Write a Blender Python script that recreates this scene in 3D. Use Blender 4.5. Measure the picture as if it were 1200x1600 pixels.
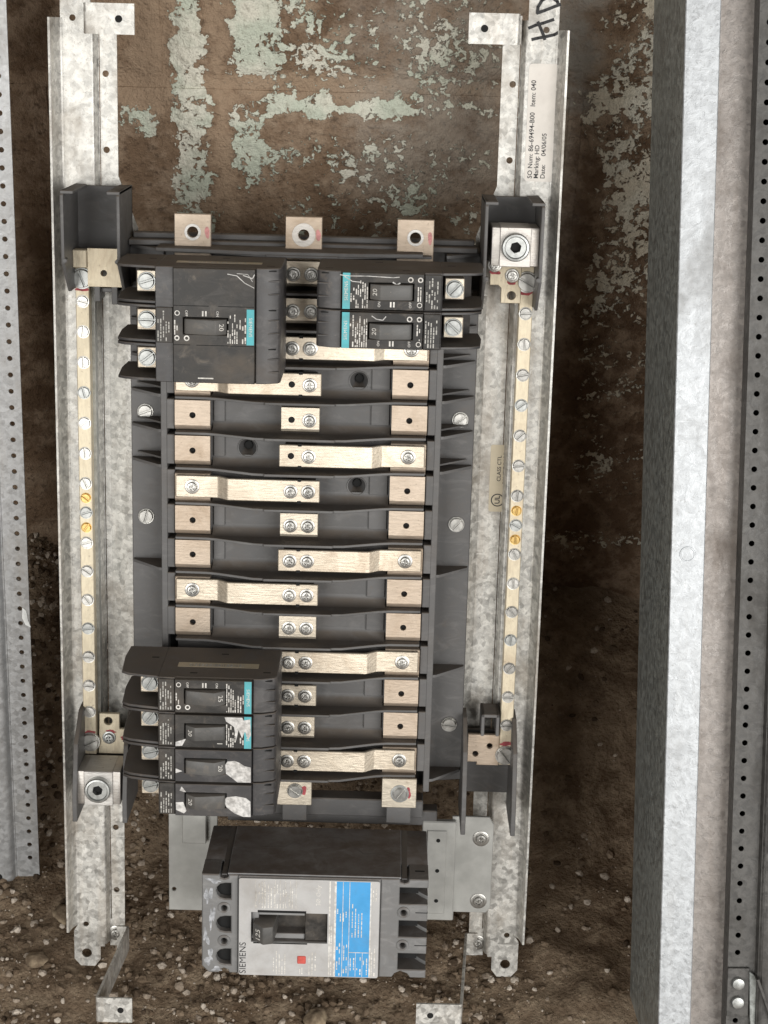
import bpy, bmesh, math, random
import numpy as np
from mathutils import Matrix, Vector, noise as mnoise

scene = bpy.context.scene
for o in list(bpy.data.objects):
    bpy.data.objects.remove(o)
COL = scene.collection
rad = math.radians
MM = 0.001

# ------------------------------------------------------------------ camera, world, light
cam_data = bpy.data.cameras.new('camera')
cam = bpy.data.objects.new('camera', cam_data)
COL.objects.link(cam)
cam_data.sensor_fit = 'AUTO'
cam_data.sensor_width = 36.0
cam_data.lens = 63.57
cam_data.clip_start = 0.05
cam_data.clip_end = 50
_R = [[0.99964525, 0.02660463, -0.00124961],
      [0.01693612, -0.59874790, 0.80075846],
      [0.02055568, -0.80049556, -0.59898608]]
cam.matrix_world = Matrix(((_R[0][0], -_R[0][1], -_R[0][2], 0.0615654),
                           (_R[1][0], -_R[1][1], -_R[1][2], -1.0242893),
                           (_R[2][0], -_R[2][1], -_R[2][2], 1.1417662),
                           (0, 0, 0, 1)))
scene.camera = cam

world = bpy.data.worlds.new('World')
scene.world = world
world.use_nodes = True
world.node_tree.nodes['Background'].inputs['Color'].default_value = (0.64, 0.56, 0.47, 1)
world.node_tree.nodes['Background'].inputs['Strength'].default_value = 0.07

# daylight falling in through the open front of the shed, to either side of the spot the camera stands on
def doorway(name, loc, aim, w, h, energy, color):
    ld = bpy.data.lights.new(name, 'AREA')
    ld.shape = 'RECTANGLE'
    ld.size, ld.size_y = w, h
    ld.energy = energy
    ld.color = color
    lo = bpy.data.objects.new(name, ld)
    COL.objects.link(lo)
    lo.location = loc
    lo.rotation_euler = (Vector(aim) - lo.location).to_track_quat('-Z', 'Y').to_euler()


doorway('doorway_daylight', (1.75, -2.7, 1.5), (0.0, 0.0, 0.4), 2.4, 2.0, 72, (1.0, 0.985, 0.955))
doorway('doorway_daylight', (-1.35, -2.9, 1.5), (0.0, 0.0, 0.4), 1.6, 2.0, 46, (1.0, 0.985, 0.95))

scene.view_settings.view_transform = 'Standard'
scene.view_settings.look = 'None'
scene.view_settings.exposure = 0.52
scene.view_settings.gamma = 1.0
scene.cycles.max_bounces = 5
scene.cycles.diffuse_bounces = 3
scene.cycles.glossy_bounces = 3
scene.render.resolution_x, scene.render.resolution_y = 768, 1024

# ------------------------------------------------------------------ material helpers
class NT:
    """small wrapper to write node graphs as expressions"""
    def __init__(self, name):
        self.m = bpy.data.materials.new(name)
        self.m.use_nodes = True
        self.t = self.m.node_tree
        self.b = self.t.nodes['Principled BSDF']
        self.tc = self.t.nodes.new('ShaderNodeTexCoord')
        self.geo = self.t.nodes.new('ShaderNodeNewGeometry')

    def put(self, sock, v):
        if isinstance(v, bpy.types.NodeSocket):
            self.t.links.new(v, sock)
        elif isinstance(v, (tuple, list)) and sock.type == 'RGBA' and len(v) == 3:
            sock.default_value = (*v, 1)
        else:
            sock.default_value = v

    def math(self, op, a, b=0.0, clamp=False):
        n = self.t.nodes.new('ShaderNodeMath')
        n.operation = op
        n.use_clamp = clamp
        self.put(n.inputs[0], a)
        self.put(n.inputs[1], b)
        return n.outputs[0]

    def ramp(self, x, a, b, lo=0.0, hi=1.0, smooth=True):
        n = self.t.nodes.new('ShaderNodeMapRange')
        n.interpolation_type = 'SMOOTHSTEP' if smooth else 'LINEAR'
        self.put(n.inputs[0], x)
        for i, v in enumerate((a, b, lo, hi)):
            self.put(n.inputs[1 + i], v)
        return n.outputs[0]

    def mix(self, f, a, b, mode='MIX'):
        n = self.t.nodes.new('ShaderNodeMix')
        n.data_type = 'RGBA'
        n.blend_type = mode
        self.put(n.inputs[0], f)
        self.put(n.inputs[6], a)
        self.put(n.inputs[7], b)
        return n.outputs[2]

    def noise(self, scale, detail=4.0, rough=0.55, vec=None, dist=0.0, stretch=None):
        n = self.t.nodes.new('ShaderNodeTexNoise')
        v = vec or self.tc.outputs['Object']
        if stretch:
            mp = self.t.nodes.new('ShaderNodeMapping')
            mp.inputs['Scale'].default_value = stretch
            self.t.links.new(v, mp.inputs[0])
            v = mp.outputs[0]
        self.t.links.new(v, n.inputs['Vector'])
        n.inputs['Scale'].default_value = scale
        n.inputs['Detail'].default_value = detail
        n.inputs['Roughness'].default_value = rough
        n.inputs['Distortion'].default_value = dist
        return n.outputs[0]

    def voronoi(self, scale, feature='F1', out=0, vec=None, randomness=1.0):
        n = self.t.nodes.new('ShaderNodeTexVoronoi')
        n.feature = feature
        self.t.links.new(vec or self.tc.outputs['Object'], n.inputs['Vector'])
        n.inputs['Scale'].default_value = scale
        n.inputs['Randomness'].default_value = randomness
        return n.outputs[out]

    def rand(self):
        return self.t.nodes.new('ShaderNodeObjectInfo').outputs['Random']

    def sep(self, v):
        n = self.t.nodes.new('ShaderNodeSeparateXYZ')
        self.t.links.new(v, n.inputs[0])
        return n.outputs

    def bump(self, h, strength=0.3, dist=0.001, normal=None):
        n = self.t.nodes.new('ShaderNodeBump')
        n.inputs['Strength'].default_value = strength
        n.inputs['Distance'].default_value = dist
        self.put(n.inputs['Height'], h)
        if normal:
            self.t.links.new(normal, n.inputs['Normal'])
        return n.outputs[0]

    def set(self, **kw):
        names = {'color': 'Base Color', 'rough': 'Roughness', 'metal': 'Metallic', 'normal': 'Normal',
                 'spec': 'Specular IOR Level', 'coat': 'Coat Weight', 'alpha': 'Alpha', 'trans': 'Transmission Weight'}
        for k, v in kw.items():
            self.put(self.b.inputs[names[k]], v)
        return self.m


def scalec(c, k):
    return tuple(min(1, x * k) for x in c)


def galvanised(name, base=(0.55, 0.54, 0.51), dirt=(0.30, 0.245, 0.185), dirt_amt=0.55, metal=0.45, rough=0.40, scale=300, contrast=0.42):
    g = NT(name)
    v = g.t.nodes.new('ShaderNodeTexVoronoi')
    g.t.links.new(g.tc.outputs['Object'], v.inputs['Vector'])
    v.inputs['Scale'].default_value = scale
    sp = g.sep(v.outputs['Color'])[0]
    mid = g.noise(150, 4, 0.65, dist=0.5)
    k = g.math('ADD', g.math('MULTIPLY', sp, 0.62), g.math('MULTIPLY', g.ramp(mid, 0.38, 0.62), 0.38))
    col = g.mix(k, scalec(base, 1 - contrast), scalec(base, 1 + contrast))
    blot = g.ramp(g.noise(24, 6, 0.65, stretch=(1, 0.55, 1)), 0.48, 0.75)
    col = g.mix(g.math('MULTIPLY', blot, dirt_amt), col, dirt)
    fine = g.ramp(g.noise(480, 3, 0.7), 0.56, 0.74)
    col = g.mix(g.math('MULTIPLY', fine, 0.5), col, scalec(dirt, 0.75))
    drip = g.ramp(g.noise(30, 4, 0.6, stretch=(3.0, 0.25, 3.0)), 0.52, 0.72)
    col = g.mix(g.math('MULTIPLY', drip, dirt_amt * 0.5), col, scalec(dirt, 1.25))
    scr = g.math('MULTIPLY', g.ramp(g.noise(55, 2, 0.5, stretch=(0.5, 9, 9), dist=0.3), 0.68, 0.70), g.ramp(g.noise(9, 2), 0.5, 0.6))
    col = g.mix(g.math('MULTIPLY', scr, 0.45), col, scalec(base, 1.5))
    r = g.math('ADD', g.math('MULTIPLY', sp, 0.22), g.math('MULTIPLY', blot, 0.25))
    return g.set(color=col, metal=metal, rough=g.math('ADD', r, rough - 0.06), normal=g.bump(mid, 0.22, 0.0012))


def plastic(name, base=(0.045, 0.046, 0.05), dust=(0.16, 0.13, 0.10), dust_up=0.75, dust_all=0.25, rough=0.5, spec=0.4, smear=0.3):
    g = NT(name)
    nz = g.sep(g.geo.outputs['Normal'])[2]
    up = g.ramp(nz, 0.55, 0.9)
    n1 = g.noise(55, 6, 0.65)
    n2 = g.noise(14, 4, 0.6, dist=0.6)
    n3 = g.noise(900, 2, 0.6)
    f = g.math('MULTIPLY', up, g.ramp(n1, 0.25, 0.7, 0.55, 1.0))
    f = g.math('MULTIPLY', f, dust_up)
    a = g.math('MULTIPLY', g.ramp(n2, 0.38, 0.75), g.math('MULTIPLY', g.ramp(n1, 0.3, 0.7), dust_all))
    f = g.math('MAXIMUM', f, a)
    base_v = g.mix(g.rand(), scalec(base, 0.82), scalec(base, 1.2))
    col = g.mix(f, base_v, dust)
    pat = g.ramp(g.noise(95, 4, 0.7, dist=0.5), 0.55, 0.75)
    col = g.mix(g.math('MULTIPLY', pat, dust_all), col, dust)
    sm = g.ramp(g.noise(46, 5, 0.65, stretch=(1, 2.2, 1), dist=1.2), 0.47, 0.74)
    col = g.mix(g.math('MULTIPLY', sm, smear), col, (base[0] * 1.5 + 0.05, base[1] * 1.5 + 0.045, base[2] * 1.5 + 0.04))
    speck = g.ramp(n3, 0.70, 0.78)
    col = g.mix(g.math('MULTIPLY', speck, 0.5), col, scalec(dust, 1.7))
    r = g.math('ADD', g.math('MULTIPLY', f, 0.4), g.math('ADD', rough - 0.1, g.math('MULTIPLY', n1, 0.2)))
    return g.set(color=col, rough=r, spec=spec, normal=g.bump(g.noise(700, 3), 0.12, 0.0004))


def tinned(name, base=(0.70, 0.63, 0.52), rough=0.40, metal=0.78, stretch=(1, 5, 5), stain=0.3):
    g = NT(name)
    rnd = g.rand()
    br = g.noise(140, 4, 0.6, stretch=stretch)
    bl = g.noise(34, 5, 0.65, dist=0.8)
    col = g.mix(g.ramp(br, 0.3, 0.7), scalec(base, 0.90), scalec(base, 1.08))
    col = g.mix(g.ramp(rnd, 0, 1, 0.0, 0.22, False), col, (0.44, 0.33, 0.23))
    tarn = g.math('MULTIPLY', g.ramp(bl, 0.46, 0.74), g.ramp(rnd, 0.2, 1, stain * 0.6, stain * 1.7, False))
    col = g.mix(tarn, col, (0.36, 0.26, 0.17))
    sp = g.ramp(g.noise(420, 3), 0.62, 0.74)
    col = g.mix(g.math('MULTIPLY', sp, 0.45), col, (0.25, 0.19, 0.14))
    return g.set(color=col, metal=metal, rough=g.math('ADD', rough - 0.1, g.math('ADD', g.math('MULTIPLY', br, 0.12), g.math('MULTIPLY', bl, 0.22))),
                 normal=g.bump(g.math('ADD', br, g.math('MULTIPLY', bl, 2.5)), 0.22, 0.001))


def plain(name, c, rough=0.6, metal=0.0, var=0.18, scale=120, spec=0.4, bump=0.1, grime=0.0, jitter=0.0):
    g = NT(name)
    n = g.noise(scale, 5, 0.6)
    col = g.mix(g.ramp(n, 0.3, 0.7), scalec(c, 1 - var), scalec(c, 1 + var))
    if jitter:
        col = g.mix(g.ramp(g.rand(), 0, 1, 0, jitter, False), col, scalec(c, 0.45))
    if grime:
        gm = g.math('ADD', g.ramp(g.noise(42, 6, 0.68, dist=0.6), 0.42, 0.75), g.ramp(g.noise(260, 4, 0.7), 0.6, 0.75, 0, 0.5))
        col = g.mix(g.math('MULTIPLY', gm, grime, True), col, (0.20, 0.165, 0.13))
    return g.set(color=col, rough=g.math('ADD', rough - 0.08, g.math('MULTIPLY', n, 0.16)), metal=metal, spec=spec,
                 normal=g.bump(n, bump, 0.0005))


M = {}
M['galv'] = galvanised('galvanised_steel')
M['galv_box'] = galvanised('galvanised_box', base=(0.46, 0.48, 0.50), dirt=(0.31, 0.30, 0.285), dirt_amt=0.35, scale=380, contrast=0.24)
M['galv_back_shaded'] = galvanised('galvanised_box_back_shaded', base=(0.40, 0.365, 0.34), dirt=(0.25, 0.20, 0.165), dirt_amt=0.5, metal=0.3, scale=330, contrast=0.30)  # brown shade inside the box is put into this base colour
M['galv_shaded_dull'] = galvanised('shaded_dull_steel', base=(0.30, 0.32, 0.31), dirt=(0.16, 0.15, 0.13), dirt_amt=0.4, metal=0.4, rough=0.4)  # shade of the box side is put into this darker base; clip arm shares it
M['strip_grey'] = galvanised('dark_grey_strip', base=(0.085, 0.082, 0.078), dirt=(0.06, 0.054, 0.047), dirt_amt=0.4, metal=0.3, rough=0.45)
M['galv_left'] = galvanised('galvanised_channel', base=(0.40, 0.405, 0.41), dirt=(0.27, 0.24, 0.20), dirt_amt=0.5, contrast=0.16)
M['painted_plate'] = plain('painted_grey_plate', (0.42, 0.42, 0.40), 0.5, 0.3, 0.1, 60)
M['plastic'] = plastic('moulded_plastic', base=(0.108, 0.106, 0.106), dust=(0.125, 0.103, 0.084), dust_up=0.9, dust_all=0.35, rough=0.48)
M['breaker'] = plastic('breaker_case', base=(0.050, 0.049, 0.051), dust=(0.155, 0.13, 0.108), dust_up=0.85, dust_all=0.5, rough=0.42, smear=0.6)
M['label_black'] = plastic('breaker_label', base=(0.024, 0.023, 0.022), dust=(0.135, 0.112, 0.09), dust_up=0.5, dust_all=0.75, rough=0.4, smear=0.55)
M['handle'] = plastic('breaker_handle', base=(0.085, 0.084, 0.082), dust=(0.2, 0.17, 0.14), dust_up=0.5, dust_all=0.5, rough=0.45)
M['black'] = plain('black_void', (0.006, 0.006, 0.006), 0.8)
M['tin'] = tinned('tinned_bus')
M['tin_tab'] = tinned('tinned_tab', base=(0.58, 0.49, 0.40), rough=0.5)
M['bar'] = tinned('neutral_bar_metal', base=(0.72, 0.65, 0.50), rough=0.5, metal=0.55, stretch=(5, 1, 5), stain=0.25)
M['lug'] = tinned('aluminium_lug', base=(0.62, 0.61, 0.59), rough=0.42, stain=0.15)
M['zinc'] = plain('zinc_screw', (0.62, 0.61, 0.58), 0.34, 0.85, 0.2, 260, jitter=0.6, grime=0.35)
M['zinc_dark'] = plain('dull_screw', (0.42, 0.43, 0.42), 0.4, 0.85, 0.2, 200)
M['brass'] = plain('brass_screw', (0.66, 0.45, 0.17), 0.35, 0.9, 0.15, 200)
M['red'] = plain('red_paint_mark', (0.36, 0.07, 0.08), 0.7, 0, 0.3, 300)
M['red_faint'] = plain('faint_red_ink', (0.55, 0.26, 0.25), 0.6, 0.3, 0.3, 300)
M['white_ink'] = plain('white_ink', (0.66, 0.64, 0.60), 0.6, 0, 0.25, 400, grime=0.5)
M['grey_ink'] = plain('worn_white_ink', (0.42, 0.41, 0.38), 0.6, 0, 0.35, 300)
M['black_ink'] = plain('black_ink', (0.03, 0.03, 0.032), 0.55)
M['teal'] = plain('teal_label', (0.085, 0.42, 0.47), 0.45, 0, 0.12, 80, grime=0.35)
M['blue'] = plain('blue_label', (0.07, 0.34, 0.68), 0.42, 0, 0.08, 60, grime=0.22)
M['grey_label'] = plain('grey_label', (0.47, 0.465, 0.46), 0.45, 0, 0.06, 50, grime=0.30)
M['sticker'] = plain('paper_sticker', (0.74, 0.70, 0.65), 0.6, 0, 0.05, 40, grime=0.15)
M['clear_label'] = plain('tan_film_label', (0.50, 0.44, 0.33), 0.5, 0.35, 0.06, 60)
M['main_case'] = plastic('main_breaker_case', base=(0.21, 0.21, 0.215), dust=(0.10, 0.075, 0.058), dust_up=0.95, dust_all=0.25, rough=0.5, smear=0.25)
M['main_end'] = plastic('main_breaker_end', base=(0.205, 0.205, 0.205), dust=(0.13, 0.105, 0.088), dust_up=0.8, dust_all=0.3, rough=0.5, smear=0.3)
M['peeled'] = plain('torn_paper_residue', (0.58, 0.57, 0.555), 0.85, 0, 0.35, 260, 0.2, 0.9, grime=0.3)
M['scuff'] = plain('scuffed_plastic', (0.36, 0.37, 0.39), 0.75, 0, 0.4, 300)
M['button'] = plain('red_button', (0.55, 0.10, 0.08), 0.45)
M['mortar'] = plain('mortar', (0.10, 0.075, 0.055), 0.95, 0, 0.3, 90, 0.2, 0.6)
M['flake'] = plain('white_flake', (0.72, 0.73, 0.72), 0.8)

# ------------------------------------------------------------------ object helpers (millimetres in, metres out)
ORG = {}


def link(name, mesh, mat, parent=None, at=(0, 0, 0), rotz=0.0):
    o = bpy.data.objects.new(name, mesh)
    COL.objects.link(o)
    if mat is not None and not mesh.materials:
        mesh.materials.append(M[mat] if isinstance(mat, str) else mat)
    at = Vector(at)
    ORG[o] = at
    if parent is not None:
        o.parent = parent
        o.location = (at - ORG[parent]) * MM
    else:
        o.location = at * MM
    if rotz:
        o.rotation_euler = (0, 0, rotz)
    return o


def root(name, label, cat, frame, base=(0, 0, 0), group=None):
    o = bpy.data.objects.new(name, None)
    COL.objects.link(o)
    o.empty_display_size = 0.02
    base = Vector(base)
    o.matrix_world = frame @ Matrix.Translation(base * MM)
    ORG[o] = base
    o['label'] = label
    o['category'] = cat
    if group:
        o['group'] = group
    return o


def finish(bm, name='mesh', smooth=None):
    bmesh.ops.recalc_face_normals(bm, faces=bm.faces)
    me = bpy.data.meshes.new(name)
    bm.transform(Matrix.Scale(MM, 4))
    bm.to_mesh(me)
    bm.free()
    if smooth is not None:
        for p in me.polygons:
            p.use_smooth = True
        me.set_sharp_from_angle(angle=rad(smooth))
    return me


def bevel(bm, r, seg=1, edges=None):
    if r > 0:
        es = edges if edges is not None else [e for e in bm.edges if len(e.link_faces) == 2 and e.calc_face_angle(0) > rad(35)]
        if es:
            bmesh.ops.bevel(bm, geom=es, offset=r, segments=seg, affect='EDGES', profile=0.5, clamp_overlap=True)


def absorb(dst, src):
    me = bpy.data.meshes.new('tmp')
    src.to_mesh(me)
    src.free()
    dst.from_mesh(me)
    bpy.data.meshes.remove(me)


def box(u0, u1, v0, v1, w0, w1, bev=0.0, seg=1):
    bm = bmesh.new()
    vs = [bm.verts.new((u, v, w)) for w in (w0, w1) for v in (v0, v1) for u in (u0, u1)]
    for f in ((0, 1, 3, 2), (4, 5, 7, 6), (0, 1, 5, 4), (2, 3, 7, 6), (0, 2, 6, 4), (1, 3, 7, 5)):
        bm.faces.new([vs[i] for i in f])
    bmesh.ops.recalc_face_normals(bm, faces=bm.faces)
    bevel(bm, bev, seg)
    return bm


def circle(cx, cy, r, n=20, a0=0.0):
    return [(cx + r * math.cos(a0 + 2 * math.pi * i / n), cy + r * math.sin(a0 + 2 * math.pi * i / n)) for i in range(n)]


def rrect(u0, u1, v0, v1, r=2.0, n=4):
    pts = []
    for cx, cy, a in ((u1 - r, v1 - r, 0), (u0 + r, v1 - r, 90), (u0 + r, v0 + r, 180), (u1 - r, v0 + r, 270)):
        for i in range(n + 1):
            t = rad(a + 90 * i / n)
            pts.append((cx + r * math.cos(t), cy + r * math.sin(t)))
    return pts


def plate(outline, holes, w0, w1, bev=0.0):
    """sheet with real holes: outline and holes are lists of (u, v); solid between w0 and w1"""
    bm = bmesh.new()
    edges = []
    for loop in [outline] + list(holes):
        vs = [bm.verts.new((p[0], p[1], w1)) for p in loop]
        for i in range(len(vs)):
            edges.append(bm.edges.new((vs[i], vs[(i + 1) % len(vs)])))
    bmesh.ops.triangle_fill(bm, use_beauty=True, use_dissolve=False, edges=edges, normal=(0, 0, 1))
    faces = list(bm.faces)
    r = bmesh.ops.extrude_face_region(bm, geom=faces)
    for g in r['geom']:
        if isinstance(g, bmesh.types.BMVert):
            g.co.z = w0
    bmesh.ops.recalc_face_normals(bm, faces=bm.faces)
    if bev:
        es = [e for e in bm.edges if len(e.link_faces) == 2 and e.calc_face_angle(0) > rad(60) and
              all(abs(v.co.z - w1) < 1e-4 for v in e.verts)]
        bevel(bm, bev, 1, es)
    return bm


def prism(poly, axis, a0, a1, bev=0.0, seg=1):
    """polygon extruded along an axis: axis 'v' takes (u, w) points, 'u' takes (v, w) points, 'w' takes (u, v)"""
    bm = bmesh.new()

    def P(p, a):
        return {'v': (p[0], a, p[1]), 'u': (a, p[0], p[1]), 'w': (p[0], p[1], a)}[axis]
    A = [bm.verts.new(P(p, a0)) for p in poly]
    B = [bm.verts.new(P(p, a1)) for p in poly]
    bm.faces.new(A)
    bm.faces.new(B)
    n = len(poly)
    for i in range(n):
        bm.faces.new((A[i], A[(i + 1) % n], B[(i + 1) % n], B[i]))
    bmesh.ops.recalc_face_normals(bm, faces=bm.faces)
    bevel(bm, bev, seg)
    return bm


def lathe(prof, n=24, cx=0.0, cy=0.0):
    bm = bmesh.new()
    rings = []
    for r, w in prof:
        if r < 1e-6:
            rings.append([bm.verts.new((cx, cy, w))])
        else:
            rings.append([bm.verts.new((cx + r * math.cos(2 * math.pi * i / n), cy + r * math.sin(2 * math.pi * i / n), w)) for i in range(n)])
    for a, b in zip(rings[:-1], rings[1:]):
        for i in range(n):
            j = (i + 1) % n
            q = [a[i % len(a)], a[j % len(a)], b[j % len(b)], b[i % len(b)]]
            q2 = []
            for v in q:
                if v not in q2:
                    q2.append(v)
            if len(q2) > 2:
                bm.faces.new(q2)
    return bm


def many(*bms):
    b = bms[0]
    for x in bms[1:]:
        absorb(b, x)
    return b


def sheet_profile(pts, v0, v1, t=1.6, r=1.0):
    """folded sheet metal: centre line pts (u, w) thickened by t and extruded along v, bends rounded"""
    def offs(pts, d):
        out = []
        for i, p in enumerate(pts):
            a = Vector(pts[i]) - Vector(pts[i - 1]) if i else Vector(pts[1]) - Vector(pts[0])
            b = Vector(pts[i + 1]) - Vector(p) if i < len(pts) - 1 else a
            a.normalize()
            b.normalize()
            n = Vector((-a.y, a.x)) + Vector((-b.y, b.x))
            n.normalize()
            k = d / max(0.35, n.dot(Vector((-a.y, a.x))))
            out.append((p[0] + n.x * k, p[1] + n.y * k))
        return out
    # round the bends
    rp = [pts[0]]
    for i in range(1, len(pts) - 1):
        p0, p1, p2 = Vector(pts[i - 1]), Vector(pts[i]), Vector(pts[i + 1])
        a = (p0 - p1).normalized()
        b = (p2 - p1).normalized()
        q0, q2 = p1 + a * r * 1.3, p1 + b * r * 1.3
        for t_ in (0, 0.25, 0.5, 0.75, 1):
            q = q0 * (1 - t_) ** 2 + p1 * 2 * t_ * (1 - t_) + q2 * t_ ** 2
            rp.append((q.x, q.y))
    rp.append(pts[-1])
    return prism(offs(rp, t / 2) + offs(rp, -t / 2)[::-1], 'v', v0, v1)


def text(name, s, size, at, rot, mat, parent, extrude=0.05, align='LEFT', flat=None, space=1.0, bold=0.0):
    """lettering turned into a thin mesh; at in parent's millimetre frame, rot in degrees about the normal"""
    cu = bpy.data.curves.new('lettering', 'FONT')
    cu.body = s
    cu.size = size
    cu.extrude = extrude
    cu.align_x = align
    cu.align_y = 'CENTER'
    cu.space_character = space
    cu.resolution_u = 3
    cu.offset = size * bold
    o = bpy.data.objects.new('lettering', cu)
    COL.objects.link(o)
    dg = bpy.context.evaluated_depsgraph_get()
    me = bpy.data.meshes.new_from_object(o.evaluated_get(dg))
    bpy.data.objects.remove(o)
    X = flat if flat is not None else Matrix.Identity(4)
    me.transform(Matrix.Scale(MM, 4) @ X @ Matrix.Rotation(rad(rot), 4, 'Z'))
    return link(name, me, mat, parent, at)


def microprint(u0, u1, v0, v1, w, seed, vertical=True, pitch=1.5, h=0.75, fill=0.75, wmin=0.8, wmax=3.6):
    """rows of small ink dashes: print too small to read"""
    rnd = random.Random(seed)
    bm = bmesh.new()
    a0, a1, b0, b1 = (u0, u1, v0, v1) if vertical else (v0, v1, u0, u1)
    a = a0 + h / 2
    while a < a1 - h / 2:
        b = b0
        end = b0 + (b1 - b0) * (rnd.uniform(0.55, 1.0))
        while b < end:
            L = rnd.uniform(wmin, wmax)
            if rnd.random() < fill and b + L <= b1:
                hh = h * rnd.uniform(0.6, 1.0)
                if vertical:
                    pts = ((a - hh / 2, b), (a + hh / 2, b), (a + hh / 2, b + L), (a - hh / 2, b + L))
                else:
                    pts = ((b, a - hh / 2), (b + L, a - hh / 2), (b + L, a + hh / 2), (b, a + hh / 2))
                absorb_box(bm, pts, w, w + 0.06)
            b += L + rnd.uniform(0.3, 0.7)
        a += pitch
    return bm


def absorb_box(bm, pts, w0, w1):
    A = [bm.verts.new((p[0], p[1], w0)) for p in pts]
    B = [bm.verts.new((p[0], p[1], w1)) for p in pts]
    bm.faces.new(A)
    bm.faces.new(B)
    n = len(pts)
    for i in range(n):
        bm.faces.new((A[i], A[(i + 1) % n], B[(i + 1) % n], B[i]))


def blob(cx, cy, ru, rv, w, seed, n=16, rough=0.35, t=0.12):
    rnd = random.Random(seed)
    pts = []
    ph = [rnd.uniform(0, 6.28) for _ in range(3)]
    for i in range(n):
        a = 2 * math.pi * i / n
        k = 1 + rough * (0.5 * math.sin(2 * a + ph[0]) + 0.35 * math.sin(3 * a + ph[1]) + 0.3 * math.sin(5 * a + ph[2])) + rnd.uniform(-.1, .1) * rough
        pts.append((cx + ru * k * math.cos(a), cy + rv * k * math.sin(a)))
    return prism(pts, 'w', w, w + t)


# ------------------------------------------------------------------ frames
LEAN = rad(22)
GZ = 0.364
s_, c_ = math.sin(LEAN), math.cos(LEAN)
PANEL = Matrix(((1, 0, 0, 0), (0, s_, -c_, 0), (0, c_, s_, GZ), (0, 0, 0, 1)))
LSTRIP = Matrix(((0.99981449, 0.01926074, 0, -0.218), (-0.00449187, 0.23317029, -0.97242554, 0.06185),
                 (-0.01872963, 0.97224515, 0.23321356, -0.05414 + GZ), (0, 0, 0, 1)))
RBOX = Matrix(((0.99969691, -0.02461902, 0, 0.31006), (0.01142007, 0.46373127, -0.8859023, -0.05955),
               (0.02181004, 0.88563379, 0.46387187, 0.01692 + GZ), (0, 0, 0, 1)))
WALL_Y = 0.236

# ------------------------------------------------------------------ the setting: ground
def bank(x, y):
    t = max(0.0, min(1.0, (y - 0.0) / 0.235))
    t = t * t * (3 - 2 * t)
    return 0.125 * t * (1.0 + 0.25 * mnoise.noise((x * 3.1, y * 2, 0.3)) + (0.25 if x < -0.15 else 0.0) * min(1, (-0.15 - x) / 0.1 if x < -0.15 else 0))


def ground_z(x, y):
    p = Vector((x, y, 0.0))
    h = bank(x, y)
    h += 0.010 * mnoise.fractal(p * 9, 1.0, 2.0, 4) * 0.7
    h += 0.003 * mnoise.fractal(p * 33, 0.8, 2.1, 5)
    h += 0.010 * max(0.0, mnoise.noise(p * 19 + Vector((3, 1, 7)))) + 0.004 * max(0.0, mnoise.noise(p * 47 + Vector((1, 5, 2))))
    return h - 0.004


def grid(xs, ys):
    X, Y = len(xs), len(ys)
    verts = [(x, y, ground_z(x, y)) for y in ys for x in xs]
    faces = [(j * X + i, j * X + i + 1, (j + 1) * X + i + 1, (j + 1) * X + i) for j in range(Y - 1) for i in range(X - 1)]
    return verts, faces


xs = list(np.linspace(-3.0, -0.55, 14)) + list(np.linspace(-0.53, 0.60, 190)) + list(np.linspace(0.64, 3.0, 14))
ys = list(np.linspace(-4.0, -0.5, 14)) + list(np.linspace(-0.47, 0.26, 125))
me = bpy.data.meshes.new('ground')
me.from_pydata(*((lambda vf: (vf[0], [], vf[1]))(grid(xs, ys))))
for p in me.polygons:
    p.use_smooth = True
g = NT('dirt_ground')
n1, n2, n3 = g.noise(9, 6, 0.6), g.noise(60, 6, 0.7), g.noise(320, 4, 0.7)
col = g.mix(g.ramp(n1, 0.35, 0.65), (0.145, 0.098, 0.062), (0.29, 0.215, 0.148))
col = g.mix(g.ramp(n2, 0.40, 0.68), col, (0.37, 0.285, 0.20))
col = g.mix(g.math('MULTIPLY', g.ramp(n3, 0.55, 0.7), 0.6), col, (0.07, 0.048, 0.032))
col = g.mix(g.math('MULTIPLY', g.ramp(g.voronoi(260), 0.18, 0.08), g.ramp(g.noise(20, 3), 0.45, 0.6)), col, (0.42, 0.34, 0.26))
hh = g.math('ADD', g.math('MULTIPLY', g.noise(30, 9, 0.78), 2.2), g.math('ADD', g.math('MULTIPLY', n3, 0.7), g.math('MULTIPLY', g.voronoi(240), -0.4)))
M['dirt'] = g.set(color=col, rough=0.95, spec=0.15, normal=g.bump(hh, 0.8, 0.006))
gr = link('ground', me, 'dirt')
gr['kind'] = 'structure'

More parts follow.
